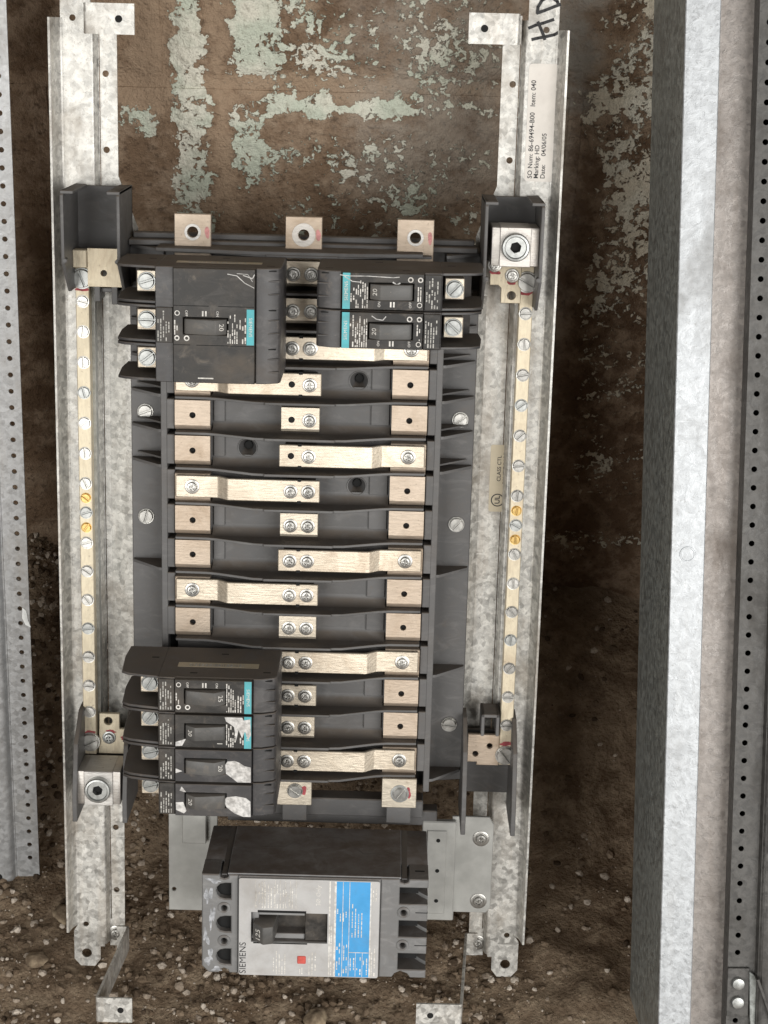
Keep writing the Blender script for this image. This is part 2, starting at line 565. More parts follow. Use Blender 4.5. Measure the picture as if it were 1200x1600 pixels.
# gravel: thousands of small stones lying on the dirt
def gravel(n, seed, xr, yr, smin, smax, power, dens):
    rs = np.random.RandomState(seed)
    ico = bmesh.new()
    bmesh.ops.create_icosphere(ico, subdivisions=1, radius=1.0)
    bv = np.array([v.co[:] for v in ico.verts])
    bf = np.array([[v.index for v in f.verts] for f in ico.faces])
    ico.free()
    V, F = [], []
    k = 0
    tries = 0
    while k < n and tries < n * 12:
        tries += 1
        x, y = rs.uniform(*xr), rs.uniform(*yr)
        if rs.rand() > dens(x, y):
            continue
        s = smin + (smax - smin) * rs.rand() ** power
        sc = np.array([1, rs.uniform(0.6, 1.0), rs.uniform(0.45, 0.8)]) * s
        v = bv * (1 + rs.uniform(-0.22, 0.22, (len(bv), 1))) * sc
        a, b_ = rs.uniform(0, 6.28), rs.uniform(-0.5, 0.5)
        ca, sa, cb, sb = math.cos(a), math.sin(a), math.cos(b_), math.sin(b_)
        v = v @ np.array([[1, 0, 0], [0, cb, -sb], [0, sb, cb]]).T @ np.array([[ca, -sa, 0], [sa, ca, 0], [0, 0, 1]]).T
        v += np.array([x, y, ground_z(x, y) + s * 0.18])
        V.append(v)
        F.append(bf + k * len(bv))
        k += 1
    V, F = np.concatenate(V), np.concatenate(F)
    me = bpy.data.meshes.new('gravel')
    me.from_pydata(V.tolist(), [], F.tolist())
    return me


def dens(x, y):
    c = 0.5 + 0.9 * mnoise.noise((x * 8, y * 8, 4.2))
    left = 0.55 if x < -0.02 else 0.0
    r = 0.10 if x > 0.16 else 0.40
    return max(0.03, min(1, (r + left) * c + (0.2 if y < -0.1 and x < 0.2 else 0)))


g = NT('gravel_stones')
rpi = g.geo.outputs['Random Per Island']
nn = g.noise(350, 4)
cr = g.t.nodes.new('ShaderNodeValToRGB')
g.t.links.new(rpi, cr.inputs[0])
els = cr.color_ramp.elements
els[0].color, els[0].position = (0.05, 0.034, 0.022, 1), 0
els[1].color, els[1].position = (0.62, 0.55, 0.47, 1), 1.0
for pos, c in ((0.3, (0.14, 0.10, 0.066)), (0.6, (0.22, 0.165, 0.115)), (0.78, (0.37, 0.31, 0.25))):
    e = els.new(pos)
    e.color = (*c, 1)
col = g.mix(g.math('MULTIPLY', g.ramp(nn, 0.45, 0.7), 0.5), cr.outputs[0], (0.09, 0.062, 0.04))
M['gravel'] = g.set(color=col, rough=0.85, spec=0.25, normal=g.bump(nn, 0.5, 0.002))
gv = link('gravel', gravel(17000, 3, (-0.34, 0.40), (-0.24, 0.24), 0.0006, 0.0046, 4.2, dens), 'gravel')
gv['kind'] = 'stuff'
gv['label'] = 'small brown and pale stones scattered over the dirt'
gv['category'] = 'gravel'

def stone(x, y, r, seed, label):
    bm = bmesh.new()
    bmesh.ops.create_icosphere(bm, subdivisions=3, radius=1.0)
    for v in bm.verts:
        p = v.co.copy()
        k = 1 + 0.32 * mnoise.noise(p * 1.3 + Vector((seed, 0, 0))) + 0.12 * mnoise.noise(p * 3.7 + Vector((0, seed, 0)))
        v.co = Vector((p.x * r * k, p.y * r * 0.8 * k, p.z * r * 0.6 * k))
    me = bpy.data.meshes.new('stone')
    bm.to_mesh(me)
    bm.free()
    for p in me.polygons:
        p.use_smooth = True
    o = link('stone', me, 'stone')
    o.location = (x, y, ground_z(x, y) + r * 0.25)
    o.rotation_euler[2] = seed
    o['label'] = label
    o['category'] = 'stone'
    o['group'] = 'larger stones on the dirt'


g = NT('stone_rock')
n1 = g.noise(60, 6, 0.65)
M['stone'] = g.set(color=g.mix(g.ramp(n1, 0.35, 0.7), (0.13, 0.095, 0.065), (0.40, 0.32, 0.22)), rough=0.9, spec=0.2,
                   normal=g.bump(n1, 0.7, 0.004))
stone(0.018, -0.150, 0.010, 1.0, 'pale lumpy stone at the bottom edge, below the main breaker')
stone(-0.192, -0.052, 0.009, 2.0, 'rounded tan stone on the dirt left of the foot of the left rail')
stone(-0.205, -0.100, 0.009, 3.3, 'flat pale stone at the lower left, left of the angled foot bracket')
stone(-0.178, -0.040, 0.007, 4.1, 'small tan stone nearest the outer edge of the left rail foot')

# ------------------------------------------------------------------ the wall: painted block courses with recessed mortar
g = NT('peeling_paint_block')
pos = g.geo.outputs['Position']
X, Y_, Z = g.sep(pos)[:]
rock = g.noise(45, 7, 0.68, vec=pos)
big = g.noise(6, 4, 0.6, vec=pos)
fine = g.noise(190, 5, 0.7, vec=pos)
brown = g.mix(g.ramp(big, 0.3, 0.7), (0.14, 0.088, 0.054), (0.29, 0.20, 0.132))
brown = g.mix(g.ramp(rock, 0.42, 0.66), brown, (0.37, 0.275, 0.195))
brown = g.mix(g.math('MULTIPLY', g.ramp(fine, 0.52, 0.68), 0.6), brown, (0.06, 0.038, 0.026))


wob = g.math('MULTIPLY', g.math('SUBTRACT', g.noise(48, 6, 0.65, vec=pos), 0.5), 0.05)
wob2 = g.math('MULTIPLY', g.math('SUBTRACT', g.noise(41, 6, 0.65, vec=pos, dist=0.3), 0.5), 0.05)
xx, zz = g.math('ADD', X, wob), g.math('ADD', Z, wob2)


def bmask(x0, x1, z0, z1, soft=0.012, sx=None):
    sx = sx or soft
    a = g.math('MULTIPLY', g.ramp(xx, x0 - sx, x0 + sx), g.ramp(xx, x1 + sx, x1 - sx))
    b = g.math('MULTIPLY', g.ramp(zz, z0 - soft, z0 + soft), g.ramp(zz, z1 + soft, z1 - soft))
    return g.math('MULTIPLY', a, b)


def union(ms):
    r = ms[0]
    for m in ms[1:]:
        r = g.math('MAXIMUM', r, m)
    return r


def mul(m, k):
    return g.math('MULTIPLY', m, k)


# lighter scars where conduit once ran
scar = union([bmask(-0.140, -0.108, 0.56, 0.72, 0.006), bmask(-0.076, -0.063, 0.40, 0.72, 0.004), mul(bmask(-0.3, 0.16, 0.584, 0.598, 0.004), 1.0)])
brown = g.mix(g.math('MULTIPLY', scar, 0.75), brown, (0.40, 0.29, 0.20))
greyp = union([bmask(0.170, 0.205, 0.575, 0.75, 0.012), mul(bmask(0.03, 0.15, 0.50, 0.75, 0.03), 0.55), mul(bmask(0.17, 0.2, 0.30, 0.57, 0.015), 0.4)])
brown = g.mix(g.math('MULTIPLY', greyp, g.ramp(rock, 0.35, 0.6, 0.3, 0.95)), brown, (0.36, 0.33, 0.29))
density = union([
    mul(bmask(-0.108, -0.078, 0.47, 0.74, 0.010, 0.004), 0.57),
    mul(bmask(-0.062, -0.022, 0.587, 0.74, 0.010, 0.006), 0.62),
    mul(bmask(-0.035, 0.005, 0.60, 0.74, 0.03, 0.02), 0.50),
    mul(bmask(-0.064, -0.036, 0.50, 0.585, 0.03, 0.006), 0.58),
    mul(bmask(-0.064, 0.10, 0.566, 0.585, 0.006, 0.05), 0.63),
    mul(bmask(0.08, 0.17, 0.566, 0.583, 0.008, 0.03), 0.55),
    mul(bmask(-0.152, -0.115, 0.545, 0.578, 0.012), 0.55),
    mul(bmask(-0.06, 0.165, 0.56, 0.74, 0.05), 0.465),
    mul(bmask(-0.07, 0.165, 0.42, 0.585, 0.05), 0.435),
    mul(bmask(0.205, 0.33, 0.20, 0.74, 0.03, 0.02), 0.44),
    mul(bmask(0.205, 0.33, 0.36, 0.74, 0.05, 0.02), 0.495),
    mul(bmask(0.228, 0.33, 0.45, 0.74, 0.03, 0.012), 0.55),
    mul(bmask(0.18, 0.33, 0.160, 0.186, 0.008, 0.02), 0.46),
    mul(bmask(0.19, 0.33, 0.570, 0.592, 0.006, 0.02), 0.56),
    mul(bmask(-1.2, 1.2, 0.0, 2.0, 0.1), 0.28)])
clump = g.noise(22, 4, 0.6, vec=pos)
pn = g.noise(185, 6, 0.62, vec=pos, dist=0.5)
pn = g.math('ADD', g.math('MULTIPLY', pn, 0.75), g.math('MULTIPLY', g.noise(55, 4, 0.6, vec=pos, dist=0.8), 0.25))
dn = g.math('ADD', density, g.math('MULTIPLY', g.math('SUBTRACT', clump, 0.5), 0.42))
pm = g.ramp(g.math('ADD', pn, dn), 0.995, 1.02)
lx = g.ramp(X, 0.05, 0.2)
paint = g.mix(lx, (0.60, 0.64, 0.53), (0.74, 0.67, 0.54))
paint = g.mix(g.ramp(g.noise(24, 4, vec=pos), 0.4, 0.65), paint, (0.78, 0.75, 0.64))
paint = g.mix(g.math('MULTIPLY', g.ramp(fine, 0.5, 0.72), 0.55), paint, (0.26, 0.24, 0.18))
col = g.mix(pm, brown, paint)
hgt = g.math('ADD', g.math('MULTIPLY', rock, 1.3), g.math('ADD', g.math('MULTIPLY', fine, 0.35), g.math('MULTIPLY', pm, 0.40)))
M['block'] = g.set(color=col, rough=0.92, spec=0.2, normal=g.bump(hgt, 1.0, 0.008))

wall = root('block_wall', 'brown concrete block wall with peeling mint and cream paint behind the panel', 'wall',
            Matrix.Translation((0, WALL_Y, 0)), (0, 0, 0))


def rough_block(x0, x1, z0, z1, seed):
    """one block face with a softly irregular, pitted front and rounded arrises"""
    nx, nz = max(6, int((x1 - x0) / 9)), max(6, int((z1 - z0) / 9))
    bm = bmesh.new()
    V = []
    for j in range(nz + 1):
        row = []
        for i in range(nx + 1):
            x, z = x0 + (x1 - x0) * i / nx, z0 + (z1 - z0) * j / nz
            e = min(x - x0, x1 - x, z - z0, z1 - z)
            n = mnoise.fractal(Vector((x * 0.03, z * 0.03, seed)), 1.0, 2.0, 4)
            row.append(bm.verts.new((x, 0 + n * 1.2 + (3.0 if e < 1 else 0), z)))
        V.append(row)
    for j in range(nz):
        for i in range(nx):
            bm.faces.new((V[j][i], V[j][i + 1], V[j + 1][i + 1], V[j + 1][i]))
    ring = V[0] + [r[-1] for r in V[1:]] + V[-1][-2::-1] + [r[0] for r in V[-2:0:-1]]
    back = [bm.verts.new((v.co.x, 60, v.co.z)) for v in ring]
    n = len(ring)
    for i in range(n):
        bm.faces.new((ring[i], ring[(i + 1) % n], back[(i + 1) % n], back[i]))
    bm.faces.new(back)
    return finish(bm, 'block', 40)


ROWZ = [-39, 171, 381, 591, 801, 1011]
rb = random.Random(5)
for j, z in enumerate(ROWZ):
    off = -107 if j % 2 == 1 else -205
    x = off - 400 * 3
    while x < 1300:
        me = rough_block(x + 5.5, x + 394.5, z + 5.5, z + 204.5, j * 7.3 + x * 0.01)
        link('block', me, 'block', wall, (0, rb.uniform(-1, 1), 0))
        x += 400
me = finish(box(-1500, 1500, 3.4, 70, -60, 1230))
link('mortar', me, 'block', wall)

# ------------------------------------------------------------------ screw meshes (built once, shared)
def slot_screw_mesh(r, h=1.6, slot=1.0, ring=True):
    bm = lathe([(0, h * 0.35), (r * 0.97, h * 0.35), (r, 0), (r, -2)], 24)
    for sgn in (1, -1):
        a = math.asin(slot / 2 / r)
        pts = [(r * math.cos(t) * 0.98, sgn * r * math.sin(t) * 0.98) for t in np.linspace(a, math.pi - a, 14)]
        if sgn < 0:
            pts = pts[::-1]
        absorb(bm, prism(pts, 'w', h * 0.3, h, 0.25, 1))
    if ring:
        absorb(bm, lathe([(r * 1.02, -0.5), (r * 1.02, 0.25), (r * 1.16, 0.3), (r * 1.22, -0.5)], 24))
    return finish(bm, 'slot_screw', 30)


def recess_screw_mesh(r=3.7, washer=5.0):
    bm = lathe([(washer, -1), (washer, 0.7), (washer * 0.93, 0.9), (r, 0.9), (r, 2.0), (r * 0.85, 2.6), (r * 0.55, 2.75), (r * 0.5, 1.5), (0, 1.2)], 22)
    for a in (0.5, 0.5 + math.pi / 2):
        ca, sa = math.cos(a), math.sin(a)
        L, t = r * 0.80, 0.35
        pts = [(L * ca - t * sa, L * sa + t * ca), (-L * ca - t * sa, -L * sa + t * ca), (-L * ca + t * sa, -L * sa - t * ca), (L * ca + t * sa, L * sa - t * ca)]
        absorb(bm, prism(pts, 'w', 1.2, 2.95))
    return finish(bm, 'recess_screw', 30)


def hex_socket_mesh(r=9.5):
    bm = lathe([(r, -6), (r, 1.2), (r * 0.93, 2.0), (r * 0.80, 2.2), (r * 0.74, 1.0), (r * 0.72, 0.4), (r * 0.40, 0.4)], 36)
    hexa = circle(0, 0, r * 0.42, 6)
    absorb(bm, plate(circle(0, 0, r * 0.73, 36), [hexa], -5, 0.9))
    return finish(bm, 'socket_screw', 30)


SCREW = {}
for k, a in (('bar', (4.0, 1.3, 0.9)), ('big', (6.4, 2.4, 1.2)), ('wing', (4.9, 2.2, 1.1)), ('term', (5.0, 2.0, 1.2)), ('brass', (3.3, 1.6, 1.0))):
    SCREW[k] = slot_screw_mesh(*a)
SCREW['recess'] = recess_screw_mesh()
SCREW['tabscrew'] = recess_screw_mesh(3.6, 5.2)
SCREW['socket'] = hex_socket_mesh()
SCREW['nut'] = recess_screw_mesh(4.0, 6.2)
_mat_mesh = {}
rs = random.Random(11)


def screw(kind, at, mat, parent, name='screw', ang=None):
    key = (kind, mat)
    if key not in _mat_mesh:
        me = SCREW[kind].copy()
        me.materials.append(M[mat])
        _mat_mesh[key] = me
    return link(name, _mat_mesh[key], None, parent, at, rs.uniform(0, 3.14) if ang is None else ang)


# ------------------------------------------------------------------ panelboard interior
pb = root('panelboard_interior', 'panelboard interior on two galvanised rails, leaning upright against the block wall', 'panelboard',
          PANEL, (0, -376, -42))


def part(name, bm, mat, parent=pb, at=(0, 0, 0), smooth=35):
    return link(name, finish(bm, name, smooth), mat, parent, at)


def rail(sg):
    """one side rail: web with holes, sloped step, inner flange, outer lip; sg -1 left, +1 right"""
    m = lambda pts: [(sg * a, b) for a, b in pts]
    # web with bottom hanger tab, the sloped step and the outer lip are one folded sheet
    T = 1.6
    web_out = m([(150, 508), (171, 508), (171, -342), (174, -347), (174, -371), (169, -377), (158, -377), (153.5, -371), (153.5, -360), (150, -360)])
    holes = [m(circle(162.5, 343, 2.2)), m(circle(164.5, -341, 2.2)), m(circle(164.3, -366, 3.9))]
    bm = plate(web_out, holes, -42 - T, -42)
    fl_out = m([(145.5, 349), (133.5, 349), (133.5, 236), (120, 200), (120, -170), (134.5, -205), (135.5, -358), (138.5, -363), (147, -363), (147, -340), (145.5, -340)])
    fh = [m(circle(141.5, v, 2.3)) for v in (306, 254, -262, -315)]
    absorb(bm, plate(fl_out, fh, -50 - T, -50))
    absorb(bm, sheet_profile(m([(146.5, -50.8), (147.3, -50.4), (149.2, -43.2), (150.6, -42.8)])[::-int(sg)], -358, 349, T, 0.5))
    absorb(bm, sheet_profile(m([(169.5, -42.8), (171.5, -42.8), (174.5, -38.5), (176.6, -29)])[::int(sg)], -342, 343, T, 1.4))
    ramp_ = [(-141, -50.2), (-138, -49.6), (-128, -46), (-120, -44)] if sg < 0 else [(116, -42), (121.5, -43.5), (125.5, -47.5), (129, -50.2)]
    absorb(bm, sheet_profile(ramp_, -150, 158, T, 1.5))
    return part('rail', bm, 'galv', smooth=50)


railL, railR = rail(-1), rail(1)
for o in (railL, railR):
    pass
railL['label'] = 'left galvanised rail'
railR['label'] = 'right galvanised rail with a paper sticker'

# stand-off feet brackets at the four corners
def zbracket(sg, top):
    if top:
        f0, f1, va, vb = sg * 136.5, sg * 105.5, 333, 352
        arm = [(sg * 137, -49), (sg * 137, 60)]
        wf = 60
        footv = (333, 352)
    else:
        va, vb = (-365, -345.5) if sg < 0 else (-362, -343.5)
        f0, f1 = (-140.5, -114) if sg < 0 else (125.3, 93)
        arm = [(-132.5, -48), (-140, 60)] if sg < 0 else [(133, -48), (125.5, 60)]
        wf = 60
        footv = (-365, -345)
    prof = [(arm[0][0] + (-sg * -9 if top else sg * 9), -48.4), (arm[0][0], -48.4), (arm[1][0], wf), (f1, wf)]
    bm = sheet_profile(prof, va, vb, 1.8, 1.4)
    return bm, (f0, f1, va, vb, wf)


for sg in (-1, 1):
    for top in (True, False):
        bm, (f0, f1, va, vb, wf) = zbracket(sg, top)
        br = part('foot_bracket', bm, 'galv')
        hx = (f1 * 0.68 + f0 * 0.32)
        me = finish(lathe([(0, 0.02), (2.3, 0.02), (2.5, -0.3)], 18))
        link('hole', me, 'black', br, (hx, (va + vb) / 2, wf + 0.95))
        if not top:
            screw('nut', (sg * 142.5, -352, -50), 'zinc', pb, 'bolt')

# neutral bars with their screws
VL = [150.8, 129.4, 107.5, 85.7, 63.6, 41.5, 19.3, 8.4, -2.6, -13.7, -25.2, -46.8, -68.7, -90.8, -112.9, -135.4, -156.2]
VR = [150.4, 128.6, 106.6, 84.8, 62.7, 40.6, 18.4, 7.3, -3.6, -14.3, -25.4, -47.6, -69.4, -91.2, -113.2, -135.6, -158]
for sg, vt, vb, VV in ((-1, 176, -190, VL), (1, 188, -190, VR)):
    nb = part('neutral_bar', box(sg * 155.5 - 4.8, sg * 155.5 + 4.8, vb, vt, -32, -22, 0.5), 'bar')
    part('bar_insulator', box(sg * 155.5 - 4.0, sg * 155.5 + (4.0 if sg > 0 else 6.8), vb + 8, vt - 8, -41.8, -32.1), 'zinc_dark')
    for i, v in enumerate(VV):
        brass = i in (7, 9)
        screw('brass' if brass else 'bar', (sg * 155.5, v, -22), 'brass' if brass else ('zinc_dark' if i % 5 == 3 else 'zinc'), nb)
    for v, kind in ((167 if sg < 0 else 172.5, 'big'), (-180 if sg < 0 else -182, 'big')):
        screw('big', (sg * 155.5, v, -21.6), 'zinc_dark' if (sg < 0 and v > 0) else 'zinc', nb)
    for v, dv in ((167 if sg < 0 else 172.5, -7.6), (-181, 8.2)):
        part('paint_mark', blob(sg * 155.5, v + dv, 4.3, 1.7, -21.95, 3 + sg + int(v), rough=0.3), 'red', nb)

# ------------------------------------------------------------------ bus support moulding
V = lambda k: (7 - k) * 25.4
wells = [(40, V(3)), (-38, V(5) + 0.5), (40, V(6))]
fl = plate([(-88, -195), (88, -195), (88, 192), (-88, 192)], [circle(a, b, 6.8, 24) for a, b in wells], -14, -11)
floor = part('bus_support', fl, 'plastic')
for a, b in wells:
    part('screw_well', lathe([(7.2, -11.2), (7.0, -10.2), (6.4, -10.4), (4.6, -16), (3.0, -22), (2.8, -30), (0, -30)], 24, a, b), 'plastic', floor)
    part('screw_hole', lathe([(2.9, -19.5), (0, -19.4)], 16, a, b), 'black', floor)
part('bus_support_back', box(-99, 99, -196, 193, -34, -31, 0.5), 'plastic')

# separators standing between the rows: tall over the middle, low beside the stabs
for k in range(0, 16):
    vb = V(k) + 12.7
    hi = 15
    poly = [(-88, -11), (-88, 2.5), (-66, 3.2), (-58, 5), (-32, hi), (-25, hi + 0.6), (-24, hi + 2.2), (24, hi + 2.2), (25, hi + 0.6), (32, hi), (58, 5), (66, 3.2), (88, 2.5), (88, -11)]
    part('separator', prism(poly, 'v', vb - 0.9, vb + 0.9, 0.25), 'plastic', floor)
    if 0 < k < 15:
        # rounded fillet at the foot of each separator
        fil = [(vb + 0.8, -11.2)] + [(vb + 0.9 + 7 - 7 * math.cos(t), -11 + 9 - 9 * math.sin(t)) for t in np.linspace(0, math.pi / 2, 7)] + [(vb + 8, -11.2)]
        part('fillet', prism(fil, 'u', -62.5, 62.5), 'plastic', floor)

# stab tabs, straps and centre connectors
def tab(u0, u1, v):
    t0, t1 = v + 10.6, v - 7.2
    poly = [(t0, -4), (t0, -0.5), (t0 - 0.6, 0), (t1, 0), (t1 - 1.8, -0.8), (t1 - 3.2, -2.6), (t1 - 4.2, -6), (t1 - 5.4, -6), (t1 - 5.4, -9), (t0, -9)]
    return prism(poly, 'u', u0, u1)


def tab_with_hole(uc, v):
    u0, u1 = uc - 12.4, uc + 12.4
    bm = plate([(u0, v - 7.2), (u1, v - 7.2), (u1, v + 10.6), (u0, v + 10.6)], [circle(uc, v, 2.25, 16)], -3, 0)
    t1 = v - 7.2
    absorb(bm, prism([(t1, 0), (t1 - 1.8, -0.7), (t1 - 3.2, -2.4), (t1 - 4.2, -6), (t1 - 4.2, -9), (t1 - 2, -9), (t1, -3)], 'u', u0, u1))
    return bm


for k in range(3, 15):
    for sg in (-1, 1):
        if (sg < 0 and k in (11, 12, 13, 14)):
            continue
        strap = (k % 3 == 2 and sg > 0) or (k % 3 == 0 and sg < 0)
        o = part('stab', tab_with_hole(sg * 76, V(k) - 0.2) if not strap else tab(sg * 76 - 12.4, sg * 76 + 12.4, V(k) - 2), 'tin_tab', floor)
        if not strap:
            part('stab_hole', lathe([(2.3, -3.2), (0, -3.2)], 14, sg * 76, V(k) - 0.2), 'black', o)
        # moulded pad next to the stab
        if not strap:
            u0, u1 = (49, 62) if sg > 0 else (-62, -54)
            part('moulded_pad', box(u0, u1, V(k) - 6, V(k) + 11.5, -11.5, -9.2, 0.4), 'plastic', floor)
o = part('stab', tab(63.6, 88.4, V(2) - 2), 'tin_tab', floor)


def bent_strap(sg, v):
    """flat copper strap: raised middle, bend, lower end over the stab"""
    top = [(-14.4 * sg, 9.6), (49.5 * sg, 9.6), (51 * sg, 9.0), (57 * sg, 4.0), (58.5 * sg, 3.4), (87.5 * sg, 3.4)]
    bot = [(87.5 * sg, 0.6), (57.5 * sg, 0.6), (56 * sg, 1.2), (50 * sg, 6.2), (48.5 * sg, 6.8), (-14.4 * sg, 6.8)]
    bm = prism(top + bot, 'v', v - 7.9, v + 7.9, 0.5)
    return bm


for k in range(0, 15):
    v = V(k)
    kind = k % 3
    if kind == 2:
        o = part('strap', bent_strap(1, v), 'tin', floor)
    elif kind == 0 and k > 0:
        o = part('strap', bent_strap(-1, v), 'tin', floor)
    else:
        bm = plate([(-13.2, v - 6.5), (13.2, v - 6.5), (13.2, v + 8.6), (-13.2, v + 8.6)], [], -9, 7.5)
        t1 = v - 6.5
        absorb(bm, prism([(t1, 7.5), (t1 - 1.6, 6.6), (t1 - 2.4, 4.5), (t1 - 2.4, -8), (t1, -8)], 'u', -13.2, 13.2))
        o = part('centre_connector', bm, 'tin', floor)
    wt = 9.6 if kind != 1 and k > 0 else 7.5
    for u in (-6.1, 6.3):
        if u < 0 and k in (3, 4, 5):
            part('screw_hole', lathe([(2.3, wt + 0.05), (0, wt + 0.06)], 16, u, v), 'black', o)
        else:
            screw('recess', (u, v - 0.2, wt), 'zinc', o)
    if kind != 1 and k > 0:
        screw('tabscrew', (76 if kind == 2 else -76, v, 3.4), 'zinc', o)
        for s2 in (-1, 1):
            part('notch', box(-1.3, 1.3, v + s2 * 7.9 - 1.0, v + s2 * 7.9 + 1.0, -8, 9.75), 'black', o)
    # riser block under the middle of each row
    part('riser', box(-11, 11, v - 5.5, v + 5.5, -11, 1.5), 'plastic', floor)

# side ledges made of one block per row, and the wings with gussets
for sg in (-1, 1):
    rows = range(3, 11) if sg < 0 else range(2, 15)
    for k in rows:
        a, b = sorted((sg * 89, sg * 98.6))
        vt, vbm = V(k) + 11.2, V(k) - 11.4
        part('ledge_block', box(*sorted((sg * 88.9, sg * 94.6)), vbm + 0.6, vt - 0.6, -28, -2.6, 0.5), 'plastic', floor)
    a, b = sorted((sg * 94.2, sg * 98.6))
    vlo = -205 if sg > 0 else -106
    part('ledge_spine', box(a, b, vlo, 141 if sg > 0 else 116, -28, -2.9, 0.4), 'plastic', floor)
    part('ledge_slot', box(*sorted((sg * 89.2, sg * 94.2)), vlo, 116, -28, -16), 'black', floor)
    a, b = sorted((sg * 98.7, sg * 123))
    wing = part('wing', prism([(a, 192), (b, 192), (b, -205 + (0 if sg > 0 else 0)), (a, -207)], 'w', -34, -28, 0.6), 'plastic')
    for bnd in (0, 1, 2, 3, 4, 5, 6, 9, 12, 15):
        vb = V(bnd) + 12.7 if bnd < 15 else -196
        pts = [(sg * 98.5, -28), (sg * 98.5, -3.5), (sg * 101, -4), (sg * 121.5, -24), (sg * 122, -28)]
        part('gusset', prism(pts, 'v', vb - 1.0, vb + 1.0), 'plastic', wing)
        if 2 < bnd < 7:
            pts = [(sg * 98.5, -28), (sg * 98.5, -8), (sg * 118, -26), (sg * 118, -28)]
            part('gusset', prism(pts, 'v', vb + 4.2, vb + 5.4), 'plastic', wing)
    for v in ((72, -5.5) if sg < 0 else (72, -5.5, -160.7)):
        screw('wing', (sg * 112.8, v, -27.4), 'zinc', wing)

# top end wall of the moulding and incoming lugs
part('end_wall', many(box(-122, 120, 192, 196, -34, -16, 0.6), box(-120, 118, 196, 200, -34, -26, 0.6)), 'plastic', floor)
part('end_barrier', prism([(-100, -16), (-100, 8), (-60, 12), (-30, 16), (30, 16), (60, 12), (82, 8), (82, -16)], 'v', 190.8, 193.6, 0.4), 'plastic', floor)
for i, u in enumerate((-76.2, 0, 76.6)):
    lug = part('line_lug', plate([(u - 12.6, 186), (u + 12.6, 186), (u + 12.6, 215.4), (u - 12.6, 215.4)], [circle(u, 203, 3.7, 22)], -8.5, -5, 0.4), 'tin_tab')
    part('boss_ring', lathe([(3.8, -5.4), (3.9, -4.7), (5.6 if i != 1 else 8, -4.75), (5.8 if i != 1 else 8.2, -5.1)], 28, u, 203), 'lug', lug)
    part('red_mark', blob(u + 10, 203, 1.6, 4.2, -5.0, i + 40, rough=0.2), 'red_faint', lug)
# outgoing lugs that feed the main breaker
for u, v0, v1 in ((-1, -217, -196), (76.6, -217, -194)):
    lug = part('load_lug', box(u - 12.8, u + 12.8, v0, v1, -3, 0, 0.4), 'tin')
    screw('wing', (u + (0.5 if u > 10 else 0.5), -205.5, 0.6), 'zinc', lug)
    if u > 10:
        part('washer', lathe([(6.8, 0), (6.8, 0.8), (4.5, 0.9)], 26, u + 0.5, -205.5), 'zinc_dark', lug)
    part('red_mark', blob(u + 7.0, -205, 1.7, 4.2, 0.02, int(u) + 60, rough=0.3), 'red', lug)
    part('lug_stub', box(u - 9, u + 9, -232, -216, -14, -6, 0.4), 'plastic', lug)

# moulded neutral lug holders at the four ends of the bars
def holder(sg, v0, v1, vback0, vback1, wfront, splay=0.0, hooks=True, open_end=0):
    ua, ub = sg * 162.5, sg * 122.5
    t = (2.2 if hooks else 3.4) * sg
    bm = box(min(ua, ub), max(ua, ub), vback0, vback1, -41, -38, 0.3)
    for ue, d in ((ua, -1), (ub, 1)):
        un = ue + d * t
        prof = [(v0, -41), (v1, -41), (v1, wfront - 4), (v1 - 3, wfront), (v0 + 22, wfront - 2), (v0, wfront - 26)] if open_end == 0 else \
               [(v1, -41), (v0, -41), (v0, wfront - 26), (v0 + 6, wfront - 2), (v1 - 22, wfront - 2), (v1, wfront - 26)]
        if open_end:
            prof = [(v0, -41), (v0, wfront), (v0 + 20, wfront), (v1 - 18, wfront - 10), (v1, wfront - 34), (v1, -41)]
        absorb(bm, prism(prof, 'u', min(ue, un), max(ue, un), 0.35))
        if hooks:
            uh = ue + d * t * 4
            absorb(bm, box(min(ue, uh), max(ue, uh), v1 - 2.2, v1, -38, wfront - 1, 0.4))
            absorb(bm, lathe([(0, wfront - 8), (1.6, wfront - 8), (1.6, wfront - 1.6), (0, wfront - 1.0)], 12, un, v0 + 24))
    return part('lug_holder', bm, 'plastic')


hTL = holder(-1, 160, 231, 185, 230, 20)
hTR = holder(1, 155, 231, 185, 230, 20)
hBL = holder(-1, -227, -152, -215, -178, 18, hooks=False, open_end=1)
hBR = holder(1, -231, -152, -219, -168, 14, hooks=False, open_end=1)


def lug_plate(outline, holes, w, parent, mat='tin'):
    return part('lug_plate', plate(outline, holes, w - 3, w, 0.4), mat, parent)


lp = lug_plate([(-150.2, 162.5), (-124.8, 162.5), (-124.8, 189), (-150.2, 189)], [circle(-139, 172, 2.3, 16), circle(-126.6, 180, 2.0, 12)], -14, hTL, 'bar')
part('bar_end', box(-160.3, -150.4, 175.5, 188, -22.5, -12, 0.6), 'bar', hTL)
part('moulded_clip', many(box(-146, -142, 152, 163, -38, -16, 0.4), box(-134, -130, 150, 163, -38, -16, 0.4), box(-146, -130, 158, 161, -38, -20, 0.4)), 'plastic', hTL)
lpR = lug_plate([(129.5, 170), (135.5, 170), (137.5, 168), (137.5, 157.5), (151.5, 157.5), (151.5, 187), (129.5, 187)], [circle(145, 163, 2.9, 18)], -21, hTR, 'bar')
screw('recess', (145, 177, -21), 'zinc', hTR)
screw('recess', (132.5, 184, -21), 'zinc', hTR)
for a, b in ((145, 172.3), (132.8, 179)):
    part('paint_mark', blob(a, b, 3.6, 1.7, -20.95, int(a), rough=0.3), 'red', hTR)
lpB = lug_plate([(-149.5, -190), (-128, -190), (-122.5, -181), (-122.5, -170), (-133.5, -170), (-133.5, -158), (-148.5, -158)], [circle(-142, -164, 3.1, 18)], -24, hBL, 'bar')
